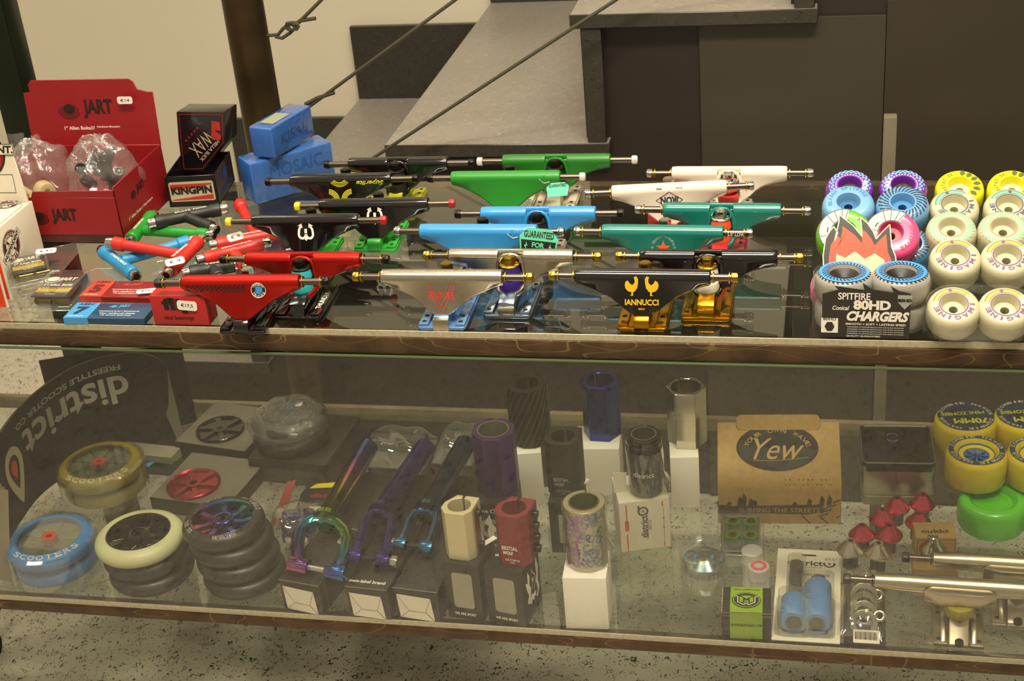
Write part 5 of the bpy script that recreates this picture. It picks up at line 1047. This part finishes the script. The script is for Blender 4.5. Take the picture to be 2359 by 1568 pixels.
# rainbow printed clamp on white box in front
t, o, W_ = wbox('plain white box at the shelf front under the patterned clamp', (1304.5, 1447), (1403.3, 1452), 56, 76)
t.rotation_euler.z += radians(2)
RB = rainbow('oil_slick', ['9a8f78', 'a08a9a', '8f9a98', 'a59a70', '9a8f78'], 'X', 6, .3, 1.2)
t, bd, p = clamp('patterned oil slick clamp with purple and blue swirls on a white box', 1348, 1316, 76, 24.6, 85, mat('pale_metal', 'b2a684', .35, .6), 8, 0, bore=.74, style='round', inm=mat('rim_green', '7a8a50', .3, .8))
r_ = random.Random(5)
for m, nm, a0, a1 in ((mat('swirl_purple', '8a3fa0', .35, .5), 'purple_swirls', -155, -95), (mat('swirl_blue', '3a4a92', .35, .5), 'blue_swirls', -92, -35), (mat('swirl_teal', '3a92a0', .35, .5), 'teal_lines', -110, -60)):
    b = B(); W3 = lambda x, y: (25.1 * cos(x / 25.1), 25.1 * sin(x / 25.1), y)
    for i in range(46 if nm != 'teal_lines' else 3):
        a = radians(r_.uniform(a0, a1)) * 25.1; z = r_.uniform(8, 80); rr = r_.uniform(2, 7); st_ = r_.uniform(0, 360); n = 12
        if nm == 'teal_lines': pts = [(radians(a0 + i * 25) * 25.1 + sin(k) * 1.2, 6 + k * 6.4) for k in range(13)]; wd = 1.3
        else: pts = [(a + rr * (1 - k / 26) * cos(radians(st_ + k * 24)), z + rr * (1 - k / 26) * sin(radians(st_ + k * 24))) for k in range(n)]; wd = r_.uniform(.8, 2.2)
        for k in range(len(pts) - 1):
            (x0, y0), (x1, y1) = pts[k], pts[k + 1]; d = Vector((x1 - x0, y1 - y0)); l = d.length or 1; nx, ny = -d.y / l * wd / 2, d.x / l * wd / 2
            if min(y0, y1) < 3 or max(y0, y1) > 82: continue
            b.add([W3(x0 - nx, y0 - ny), W3(x1 - nx, y1 - ny), W3(x1 + nx, y1 + ny), W3(x0 + nx, y0 + ny)], [(0, 1, 2, 3)])
    b.build(nm, m, bd)
tubefilm('clear film sleeve around the patterned clamp', p, 26.3, 84, 3)
# ---- right half of the lower shelf
# kraft Yew box
p, W_, rz = frame2((1655, 1205), (1937, 1207), ZL); t = thing('kraft_box', 'brown kraft box with a black oval Yew logo', 'box', p, rz)
prof = [(0, 0), (0, 52), (4, 62), (10, 70), (72, 112), (72, 0)]
b = B(); b.prism(prof, W_, R(90, 'Z') @ R(90, 'X')); o = b.build('box', CORK, t, bevel=.6, bseg=1)
ang = math.degrees(atan2(36, 62)); 
b = B(); b.prism(rrect(W_ * .68, 20, 6), 1.2, T(W_ / 2, 68, 114) @ R(60, 'X')); b.build('tab', CORK, t)
inkK = mat('kraft_black', '2b241a', .6)
def shelfdec(b, name, m, child=None): return b.decal(name, m, o, .5, 'Y', child)
b = B(); b.ell(48, 28, W_ * .5, 84, FRONT(0, -60, 0), 40)
# oval sits on the sloped lid: raise by its own plane
b = B(); ML2 = T(0, 10, 70) @ R(math.degrees(atan2(42, 62)), 'X')
b.ell(W_ * .335, 33, W_ * .49, 38, ML2 @ T(0, 0, .5), 40); b.build('oval', inkK, t, thick=.2)
b = B(); b.text('Yew', 66, 30, ML2 @ T(W_ * .5, 36, 1.0), shear=.45, fat=.0); b.arctext('YOUR OWN WAVE', 42, 6, 165, 15, ML2 @ T(W_ * .49, 32, 1.0), sy=.72); b.line([(W_ * .3, 20), (W_ * .45, 19), (W_ * .75, 24)], .6, ML2 @ T(0, 0, 1.0)); b.build('oval_lettering', CORK, t)
b = B(); b.poly([(0, 30), (20, 28), (60, 29), (W_ * .84, 31), (W_ * .88, 20), (W_ * .7, 15), (W_ * .42, 17), (0, 16)], FRONT(0, -.4, 0))
for x, h in ((14, 6), (28, 14), (33, 20), (42, 12), (47, 9), (98, 6), (W_ * .74, 12), (W_ * .84, 16), (W_ * .9, 18)): b.poly([(x - 3, 29), (x + 3, 29), (x + 4, 29 + h * .6), (x, 29 + h), (x - 2, 29 + h * .5)], FRONT(0, -.4, 0))
for x in (W_ * .68, W_ * .82): b.line([(x, 14), (x + 12, 1)], 1.4, FRONT(0, -.4, 0))
for i in range(12): b.poly([(W_ * .83 + (i % 5) * 5, 8 + (i * 7) % 30), (W_ * .83 + (i % 5) * 5 + 7, 12 + (i * 7) % 30), (W_ * .83 + (i % 5) * 5 + 3, 7 + (i * 7) % 30)], FRONT(0, -.5, 0))
b.build('street_print', inkK, t); txt(t, 'SURFING THE STREETS', W_ * .66, 7, FRONT(W_ * .5, -.8, 22), CORK, fat=.02)
b = B()
for i in range(16): b.ell(.9, .7, W_ * (.55 + .4 * ((i * 37) % 11) / 11), 60 + (i * 5) % 10, FRONT(0, -60, 0), 8)
shelfdec(b, 'ink_splashes', inkK)
# tin
TIN = mat('tin_metal', '9a967e', .3, .9)
t, o, W_ = cbox('metal_tin', 'silver metal tin with a dark hinged lid', 'tin', (1985, 1165), (2150, 1168), 95, 66, TIN, z=ZL, part='tin', r=5)
b = B(); b.prism(rrect(W_ + 1, 96, 8), 14, T(W_ / 2, 47.5, 54)); b.build('lid', mat('lid_dark', '17130e', .12, .5), t, bevel=1.5); b = B(); b.tube([(x, y, 68) for x, y in rrect(W_, 95, 8, 4, W_ / 2, 47.5)], .9, 6, closed=True); b.build('lid_rim', TIN, t)
b = B(); b.prism(rrect(W_ + 3, 99, 9), 3, T(W_ / 2, 47.5, 14)); b.build('bead', TIN, t, bevel=1)
b = B(); b.sector(7, 8, 20, 160, TOP(W_ * .45, 64, 68.4)); b.sector(7, 8, 200, 330, TOP(W_ * .45, 60, 68.4)); b.build('lid_print', mat('lid_violet', '7a5a8a', .3), t)
# longboard wheels
YW_ = 'c2ab10'
def lbw(label, px, py, halfpx, h0, W_, colr, core, grp, face=True, dark=False, name='longboard_wheel', facefn=None):
    p = P(px, py, ZL + (h0 + W_) / 1000); R_ = halfpx / SC(p); t = thing(name, label, 'wheel', (p.x, p.y, ZL + h0 / 1000), 0, grp)
    b = B(); b.lathe([(R_ * .42, 4), (R_ * .8, 1), (R_ * .94, 3), (R_, 9), (R_, W_ - 9), (R_ * .95, W_ - 3), (R_ * .86, W_), (R_ * .7, W_), (R_ * .6, W_ - 6), (R_ * .42, W_ - 7)], seg=48, closed=True); ty = b.build('tyre', mat('lw_' + colr, colr, .3, coat=.3), t)
    if core:
        b = B(); (b.lathe([(.1, W_ - 12), (R_ * .5, W_ - 8), (R_ * .5, W_ - 7), (.1, W_ - 9)], seg=36, closed=True) if core == colr else None); b.lathe([(6, W_ - 14), (R_ * .55, W_ - 8), (R_ * .58, W_ - 4), (R_ * .6, W_ - 5.8), (R_ * .45, W_ - 12), (6, W_ - 18)], seg=36, closed=True)
        for i in range(8 if core != colr else 0): b.box(R_ * .42, 2, 5, R_ * .32, 0, W_ - 13, R(45 * i, 'Z'))
        b.build('core', mat('core_' + core, core, .4), t)
    if face:
        b = B(); b.sector(R_ * (.72 if not dark else .05), R_ * .9, 0, 360, T(0, 0, W_ + .3), 40); q = b.build('printed_face', mat('face_dark', '1c2638', .4), ty)
        b = B()
        if dark: b.text('70MM', R_ * 1.1, 13, TOP(6, -12, W_ + .6, 186), fat=.04); b.text('MINI ZOMBIE', R_ * 1.4, 8, TOP(-4, 6, W_ + .6, 190), fat=.02); b.build('lettering', mat('face_olive', 'a0a022', .5), q)
        else: b.build('x', INKB, q) if 0 else None
        b2 = B(); b2.arctext('ZOMBIE HAWGS ZOMBIE HAWGS', R_ * .81, R_ * .12, 170, -170, T(0, 0, W_ + .6), fat=.02); b2.build('ring_lettering', GI, q)
    return t, ty
lw = 'longboard wheels'
lbw('lime green longboard wheel under the front yellow one', 2288, 1146, 78, 0, 42, '4cab16', '4cab16', lw, False); lbw('lime green longboard wheel at the right edge', 2428, 1148, 76, 0, 42, '4cab16', '4cab16', lw, False)
lbw('yellow longboard wheel with blue core, front left of the yellow ones', 2250, 1036, 70, 43, 46, YW_, '2a5c9a', lw); lbw('yellow longboard wheel with blue core, cut by the right edge', 2392, 1038, 70, 43, 46, YW_, '2a5c9a', lw)
lbw('yellow longboard wheel with 70MM on its dark face', 2225, 958, 70, 46, 50, YW_, None, lw, True, True); lbw('yellow longboard wheel behind at the right edge, dark face', 2362, 954, 70, 46, 50, YW_, None, lw, True, True)
lbw('yellow longboard wheel at the bottom of the rear stack', 2228, 960, 68, 0, 45, YW_, None, lw, False)
# bar end cones
PINK = mat('anodised_pink', 'c23a54', .22, .85)
def cone(label, px, py, m, g, hx=38):
    p = P(px, py, ZL + hx / 1000); t = thing('bar_end', label, 'bar end', (p.x, p.y, ZL), 0, g); b = B(); b.cyl(9.5, 21); b.build('plug', BB, t)
    b = B(); b.lathe([(3.2, 21), (16, 21), (16.8, 22.5), (16.2, 24), (6.5, hx - 2), (5.6, hx), (3, hx), (3, hx - 3)], seg=36, closed=True); b.build('cone', m, t, smooth=50); b = B(); b.ring(1.5, 2.8, hx - 20, T(0, 0, 18), 12); b.build('screw', DSTEEL, t)
for lab, x, y in (('rightmost in the top row', 2126, 1138), ('left one in the top row', 2067, 1146), ('rightmost in the middle row', 2117, 1181), ('left one in the middle row', 2033, 1173), ('left one in the bottom row', 1986, 1209), ('right one in the bottom row', 2050, 1209)): cone('pink cone shaped bar end, ' + lab, x, y, PINK, 'pink cone bar ends')
for lab, x, y in (('left', 1960, 1244), ('right', 2024, 1250)): cone('silver cone shaped bar end, %s of the two' % lab, x, y, mat('satin_silver', 'c9c2a8', .22, .95), 'silver cone bar ends')
# kraft boxes and bottle peg
t, o, W_ = cbox('kraft_carton', 'small kraft carton behind the bottle shaped peg', 'box', (2108, 1290), (2202, 1290), 34, 34, CORK, z=ZL); txt(t, 'eukkt', 34, 8, TOP(W_ / 2, 14, 34.3), inkK, fat=.02); b = B(); b.line([(2, 2), (W_ - 2, 2), (W_ - 2, 31), (2, 31), (2, 2)], .5, FRONT(0, -.3, 0)); b.build('outline', inkK, t)
t, o, W_ = cbox('kraft_carton', 'small kraft carton between the two long silver trucks', 'box', (2104, 1372), (2205, 1374), 30, 30, CORK, z=ZL)
p = P(2145, 1310, ZL); t = thing('peg', 'polished bottle shaped peg in front of the kraft carton', 'peg', p); b = B(); b.lathe([(3, 2), (15, 0), (16, 1), (16, 30), (14.5, 33), (6.5, 44), (6.5, 49), (5, 50), (4, 49), (4, 30)], seg=40, closed=True); b.build('body', mat('polished_steel', 'bdb59a', .15, 1.), t, smooth=50)
# long silver trucks
DS = mat('satin_aluminium', 'b4aa90', .3, .95, noise=.04, nscale=200)
def longtruck(label, px, py, pxr, halfL, zc=56, rz=-1.5):
    # px,py centre of the hanger
    p = P(px, py, ZL + zc / 1000); t = thing('longboard_truck', label, 'truck', (p.x, p.y, ZL), rz, 'long silver trucks'); L_ = halfL
    b = B(); rg = []
    for u in (-1, -.97, -.7, -.35, -.12, 0, .12, .35, .7, .97, 1):
        r_ = 9 if abs(u) > .9 else 10.5; dz = 5 * max(0, 1 - abs(u) * 1.8); rg.append([(u * L_, r_ * cos(radians(a)) * 1.0, zc + (r_ + dz * (a > 180)) * sin(radians(a))) for a in range(0, 360, 24)])
    b.loft(rg); b.prism([(-40, 0), (-22, -6), (22, -6), (40, 0), (30, 8), (-30, 8)], 16, T(0, -16, zc - 12)); h_ = b.build('hanger', DS, t, bevel=.8, bang=50)
    b = B(); b.cyl(4, 2 * L_ + 70, T(-L_ - 35, 0, zc) @ R(90, 'Y')); b.build('axle', AXLE, t)
    for s_ in (-1, 1): b = B(); hexnut(b, 7, 8, T(s_ * (L_ + 27), 0, zc) @ R(90 * s_, 'Y')); b.build('axle_nut', DSTEEL, t, bevel=.6); b = B(); b.ring(4, 7, 1.5, T(s_ * (L_ + 3), 0, zc) @ R(90, 'Y')); b.build('washer', DSTEEL, t)
    b = B(); b.lathe([(0, 0), (16, 0), (17, 3), (17, 13), (15, 15), (0, 15)], T(0, -12, zc - 28)); b.build('bushing', mat('bushing_yellow', '8f8218', .35), t)
    b = B(); b.prism([(-28, -42), (-12, -42), (-9, -20), (9, -20), (12, -42), (28, -42), (30, 42), (-30, 42)], 5); b.prism([(-42, 0), (-42, 4), (-24, 16), (-16, 26), (8, 26), (20, 8), (40, 5), (40, 0)], 22, T(-11, 0, 0) @ R(90, 'Z') @ R(90, 'X'))
    for s_ in (-1, 1): b.prism([(-40, 4), (-14, 18), (10, 18), (24, 4)], 6, T(s_ * 17 - 3, 0, 0) @ R(90, 'Z') @ R(90, 'X'))
    b.mi = 1
    for s_ in (-1, 1):
        for yy in (-34, 14, 24, 33): b.ell(2.8, 2.8, s_ * 22, yy, T(0, 0, 5.3))
    bp = b.build('baseplate', [DS, HOLE], t, bevel=1); b = B(); b.cyl(5, 4, T(0, -43, 10) @ R(90, 'X')); b.build('kingpin_nut', DSTEEL, t); return t
longtruck('long silver truck nearest the glass with yellow bushing, bottom right', 2212, 1350, 0, 96)
longtruck('long silver truck behind the nearer one, cut by the right edge', 2346, 1300, 0, 96, zc=58)
# infinity tub, bearing box, tubes
def cyltub(label, px, py, r, h, grp=None, lidm=None):
    p = P(px, py, ZL); t = thing('clear_tub', label, 'tub', p, 0, grp); b = B(); b.lathe([(.1, 0), (r - 2, 0), (r, 3), (r + 1.5, h - 8), (r + 3, h - 7), (r + 3, h), (r, h + 1), (r * .8, h), (.1, h)], seg=44); b.build('tub', CLEAR, t, smooth=50); return t
t = cyltub('clear round tub with INFINITY lettering and blue inserts', 1623, 1345, 27.5, 52)
b = B(); b.lathe([(12, 43), (26, 37), (26.5, 38), (13, 45)], seg=44, closed=True); b.build('holographic_ring', rainbow('hologram', ['9aa0a8', 'a88fb8', '8fb0c0', 'b0b090', '9aa0a8'], 'Z', 12, .2, 4), t)
b = B(); b.lathe([(24.2, 22), (24.6, 22), (24.6, 34), (24.2, 34)], seg=44, closed=True); q = b.build('label_band', mat('band_grey', '8f8a76', .4), t); b = B(); b.text('INFINITY', 40, 8, fat=.02, warp=lambda x, y: (25 * sin((x + 4) / 25), -25 * cos((x + 4) / 25), 28 + y)); b.build('lettering', INKB, q)
b = B(); 
for s_ in (-1, 1): b.lathe([(3.5, 34), (7, 34), (8, 38), (7, 43), (3.5, 43)], T(s_ * 6.5, 0, 0) @ R(s_ * 12, 'Y'), 24, True)
b.build('blue_insert', TB, t)
t = thing('bearing_case', 'clear hinged case with green ringed bearings', 'case', P(1650, 1308, ZL), 3); wq = 60
b = B(); b.box(wq, 116, 20, wq / 2, 58, 0); b.build('case', CLEAR, t, bevel=4, bseg=3); b = B(); b.box(wq - 10, 84, 3, wq / 2, 50, 12); o = b.build('foam', mat('foam_dark', '3a3a32', .8, noise=.4, nscale=400), t, bevel=1)
b = B(); b.tube([(x, y, 18) for x, y in rrect(wq - 14, 76, 5, 4, wq / 2 + 1, 50)], 1, 6, closed=True); b.build('frame', SILVER, t); b = B(); b.rect(18, 9, wq / 2, 84, TOP(0, 22, 20.4)); b.build('label', BLACK, t)
for lab, x, y in (('rear left', 20, 72), ('rear right', 43, 72), ('front left', 20, 42), ('front right', 43, 42)):
    b = B(); b.lathe([(4, 0), (9.5, 0), (10, 4), (9.5, 7), (4, 7)], seg=28, closed=True); q = b.build('bearing', mat('bearing_green', '3f7a1c', .35, .3), t, loc=(x / 1000, y / 1000, .0152)); b = B(); b.ring(3.4, 6, 7.6, seg=24); b.build('race', BRASS, q)
FROST = film('frosted_plastic', (.95, .95, .93), .03, .3, haze=.35, hcol=(.75, .74, .68))
for lab, px, py, r, h, rd in (('taller frosted vial with a screw cap behind the green box', 1733, 1345, 13, 52, False), ('shorter frosted vial with a red ring under its cap', 1748, 1366, 13, 42, True)):
    t = thing('plastic_vial', lab, 'vial', P(px, py, ZL), 0, 'frosted vials'); b = B(); b.lathe([(.1, 0), (r - 1, 0), (r - 1, h - 16), (.1, h - 16)], seg=28); b.build('tube', FROST, t); b = B(); b.lathe([(.1, h - 16), (r, h - 16), (r, h - 1), (r - 1, h), (.1, h)], seg=28); b.build('cap', FROST, t)
    if rd: b = B(); b.ring(5.5, 9.5, .4, T(0, 0, h + .1)); b.build('red_ring', mat('ring_red', 'c8404a', .4), t)
# green and black box
GG = mat('lime_card', '7fa012', .45)
t, o, W_ = cbox('bearing_carton', 'black and lime green box with an M badge, at the shelf front', 'box', (1663, 1468), (1776, 1472), 48, 38, mat('black_card'), z=ZL)
b = B(); b.rect(W_ * .66, 38, W_ / 2, 19, FRONT(0, -.25, 0)); b.build('green_band', GG, t); b = B(); b.rect(W_ * .66, 47.5, W_ / 2, 24, TOP(0, 0, 38.25)); q = b.build('green_top', GG, t)
txt(t, 'WWW.MADDGEAR.COM', W_ * .62, 3.6, FRONT(W_ / 2, -.6, 20), INKB, fat=.02); txt(t, 'REPLACEMENT ORBIT', 30, 2.5, TOP(W_ / 2, 43, 38.5, 180), INKB)
b = B(); b.ell(17, 15, W_ / 2, 23, TOP(0, 0, 38.5), 32); q = b.build('badge', INKB, t); b = B(); b.line([(-14, 8), (-10, 6), (-10, -4), (-3, -9), (0, -6), (3, -9), (10, -4), (10, 6), (14, 8)], 1, TOP(W_ / 2, 23, 38.9)); b.build('badge_outline', INKW, q); b = B()
for s_ in (-1, 1): b.poly([(s_ * 8, 6), (s_ * 4, 4), (s_ * 4, -5), (s_ * 8, -3)], TOP(W_ / 2, 23, 38.9))
b.poly([(-7, 8), (7, 8), (0, 2)], TOP(W_ / 2, 23, 38.9)); b.poly([(-3, -7), (0, -3), (3, -7), (2, -1), (-2, -1)], TOP(W_ / 2, 23, 38.9)); b.sector(13.2, 14.4, 0, 360, T(W_ / 2, 23, 38.9) @ Matrix.Diagonal((1.1, .95, 1, 1)), 30); b.build('badge_fill', GG, q)
b = B(); b.line([(0, 0), (W_, 0)], .8, FRONT(0, -.4, 37.4)); b.line([(0, 0), (W_, 0)], .6, FRONT(0, -.4, 33)); b.line([(.5, 0), (.5, 46)], .8, TOP(0, 0, 38.4)); b.build('worn_edges', mat('fold_grey'), t)
# pegs card
p0, Wc, rz = frame2((1777, 1474), (1935, 1484), ZL); q1 = P(1791, 1264, ZL); dc = (q1 - p0).length * 1000
t = thing('pegs_card', 'white district card holding two light blue pegs and a long bolt', 'blister pack', p0, rz)
b = B(); b.prism([(0, 0), (Wc, 0), (Wc, dc), (0, dc)], 1.2); o = b.build('card', OFFW, t); b = B(); b.text('district', 44, 11, TOP(Wc * .44, dc - 28, 1.5), fat=.02); b.text('ALUMINUM PEGS', 44, 4.4, TOP(Wc * .55, dc - 52, 1.5), fat=.02); b.text('FREESTYLE SCOOTER CO', 42, 2, TOP(Wc * .44, dc - 37, 1.5)); b.sector(5, 7.5, -200, 20, TOP(Wc * .82, dc - 28, 1.5)); b.prism(rrect(18, 3, 1.4), .2, T(Wc * .5, dc - 12, 1.4)); b.build('lettering', INKB, o)
b = B(); b.ell(2, 2, Wc * .82, dc - 28, TOP(0, 0, 1.7)); b.build('dot', OR, o); b = B(); b.text('£5.21', 14, 5, TOP(Wc * .84, dc - 18, 1.6)); b.build('price', mat('price_grey', '8a8474', .5), o)
SBL = mat('peg_blue', '4a86c4', .35)
for lab, x, ln in (('short_peg', Wc * .32, 42), ('long_peg', Wc * .66, 72)):
    b = B(); b.lathe([(8, 0), (15, 0), (16, 1.5), (16, ln - 2), (14, ln), (8, ln)], T(x, 12, 18) @ R(-90, 'X'), 36, True); q = b.build('peg', SBL, t, smooth=50)
    b = B(); b.ring(5, 9.5, 2, T(x, 10.5, 18) @ R(-90, 'X')); b.cyl(4, 1, T(x, 11.5, 18) @ R(-90, 'X'), seg=6); b.build('bearing', DSTEEL, q)
    if ln > 50: b = B(); b.cyl(9.5, 12, T(x, 12 + ln, 18) @ R(-90, 'X')); b.build('plug', BB, t)
b = B(); b.cyl(8.5, 76, T(Wc * .32, 54, 14) @ R(-90, 'X')); b.build('long_bolt', mat('thread_black', '1a1713', .45, .6, bump=.8, nscale=300), t)
b = B(); b.prism(rrect(Wc * .9, dc * .42, 6), 1, T(Wc * .48, dc * .25, 1.3)); b.prism(rrect(38, 52, 8), 35, T(Wc * .32, 32, 1.3)); b.prism(rrect(38, 84, 8), 36, T(Wc * .66, 50, 1.3)); b.prism(rrect(22, 80, 7), 24, T(Wc * .32, 100, 1.3)); b.build('blister', CLEAR, t, bevel=2)
# grit card with washers in a bag
p0, Wg, rz = frame2((1943, 1484), (2040, 1490), ZL); t = thing('grit_card', 'black GRIT card with barcode under a bag of spacer rings', 'card', p0, rz); b = B(); b.prism([(0, 0), (Wg, 0), (Wg + 2, 130), (0, 130)], 1.2); o = b.build('card', mat('black_card'), t)
txt(o, 'GRIT', 30, 9, TOP(Wg - 10, 22, 1.6, -82), INKW, fat=.01); b = B(); b.rect(30, 24, 26, 15, TOP(0, 0, 1.5)); q = b.build('barcode_label', OFFW, o); b = B()
for i in range(14): b.rect(.9 if i % 3 else 1.5, 14, 14 + i * 1.8, 16, TOP(0, 0, 1.7))
b.build('barcode', INKB, q)
RG = mat('ring_aluminium', 'aaa48c', .3, .9)
for i, (lab, x, y, z) in enumerate((('lowest', 1992, 1452, 2), ('second', 1990, 1440, 12), ('third', 1991, 1432, 21), ('topmost', 1993, 1427, 30))):
    p = P(1990, 1440 - 0 * i, ZL); b = B(); b.lathe([(10, 0), (16, 0), (16, 7), (10, 7)], seg=36, closed=True); tag(b.build('spacer_ring', RG, None, Vector((p.x, p.y + .012 * i, ZL + .004 + .004 * i)), (58, 0, 0), bevel=.6), 'aluminium spacer ring in the clear bag, %s from the front' % ('first', 'second', 'third', 'fourth')[i], 'ring', 'spacer rings in the bag')
for i, (x, y, lab) in enumerate(((2025, 1432, 'small aluminium nut at the front right of the bag'), (2018, 1385, 'aluminium sleeve standing in the clear bag, middle'), (2005, 1345, 'bright aluminium cap at the top of the clear bag'))):
    p = P(x, y, ZL); b = B(); b.lathe([(3.5, 0), (7.5 + i, 0), (7 + i * 1.5, 12), (3.5, 12)], seg=28, closed=True); tag(b.build('sleeve_nut', mat('polished_steel'), None, p + Vector((0, 0, .006)), (40, 0, 10 * i), bevel=.6), lab, 'sleeve')
p0 = P(1990, 1400, ZL); 
def gb(u, v): x = (u - .5) * 54; y = (v - .45) * 130; k = max(0, (1 - (2 * u - 1) ** 2)) * max(0, (1 - (2 * v - 1) ** 4)); return (x + 8 * (v - .5), y, 4 + 30 * k * (.8 + .2 * sin(9 * u + 5 * v)) + 1.2 * sin(21 * u + 13 * v))
b = B(); b.grid(gb, 30, 40); tag(b.build('plastic_bag', CLEAR, None, p0, smooth=180), 'clear bag of spacer rings lying on the GRIT card', 'bag', 'clear crumpled bags')
# purple seat clamp pack, red card, district pack
PA = mat('indigo_metal', '25206a', .2, .85)
p = P(688, 1250, ZL); t = thing('seat_clamp', 'indigo clamp ring with two bolts lying behind the rainbow fork', 'clamp', p, 8); b = B(); b.lathe([(15, 0), (19, 0), (19, 40), (15, 40)], T(-20, 18, 20) @ R(90, 'Y'), 36, True); b.box(40, 10, 14, 0, 0, 4); b.build('ring', PA, t, bevel=1)
for x in (-11, 11): b = B(); b.cyl(4.5, 3, T(x, -5, 11) @ R(90, 'X')); b.ring(2, 3.6, 3.6, T(x, -5, 11) @ R(90, 'X')); b.build('bolt', SILVER, t)
b = B(); b.grid(lambda u, v: ((u - .5) * 90 + 3 * sin(9 * v), (v - .5) * 100 + 10, 2 + 46 * max(0, 1 - (2 * u - 1) ** 4) * max(0, 1 - (2 * v - 1) ** 4) + 1.5 * sin(17 * u + 9 * v)), 26, 26); tag(b.build('plastic_bag', CLEAR, None, p, smooth=180), 'clear bag around the indigo clamp ring', 'bag', 'clear crumpled bags')
b = B(); b.prism([(0, 0), (16, 4), (22, 74), (10, 70)], 1, R(30, 'X')); o = tag(b.build('red_tag', mat('dark_red_tag', '8c2014', .5), None, P(622, 1215, ZL)), 'narrow dark red tag leaning behind the rainbow hub stack', 'tag'); b = B(); b.ell(7, 8, 9, 22, R(30, 'X') @ T(0, 0, 1.3)); b.build('spot', mat('fold_grey'), o)
t, o, W_ = cbox('district_pack', 'dark flat pack with red district lettering and a yellow corner', 'packet', (676, 1192), (800, 1196), 84, 8, mat('black_card'), z=ZL); txt(o, 'distric', 42, 10, TOP(34, 44, 8.4, 3), mat('dist_red', '9a2018', .5), fat=.02); b = B(); b.poly([(6, 60), (14, 72), (44, 78), (66, 72), (40, 64)], TOP(0, 0, 8.6)); b.build('yellow_corner', mat('corner_yellow', 'c8b012', .5), o); b = B(); b.poly([(18, 16), (44, 18), (44, 2), (36, 2)], TOP(0, 0, 8.4)); b.build('white_corner', WHITE, o)
# parts bags at the back
for i, (x0_, x1_, y_, lab) in enumerate(((820, 975, 1078, 'clear bag with a steel tube behind the rainbow fork'), (992, 1090, 1070, 'clear bag with a steel tube behind the purple clamp'))):
    p = P((x0_ + x1_) / 2, y_, ZL); w2 = (x1_ - x0_) / 1.6
    t = thing('tube_pack', lab, 'packet', p, -3, 'bagged tubes at the back'); b = B(); b.cyl(13, w2 - 14, T(-w2 / 2 + 8, 50, 15) @ R(90, 'Y')); b.build('tube', mat('tube_grey', '4f4c42', .3, .7), t); b = B(); b.box(w2, 80, 1, 0, 40, 0); b.build('card', mat('grey_card'), t)
    b = B(); b.grid(lambda u, v: ((u - .5) * w2, v * 92 - 4, 1 + 32 * max(0, 1 - (2 * u - 1) ** 6) * max(0, 1 - (2 * v - 1) ** 4) + 1.5 * sin(15 * u + 11 * v)), 26, 20); b.build('film', CLEAR, t, smooth=180)
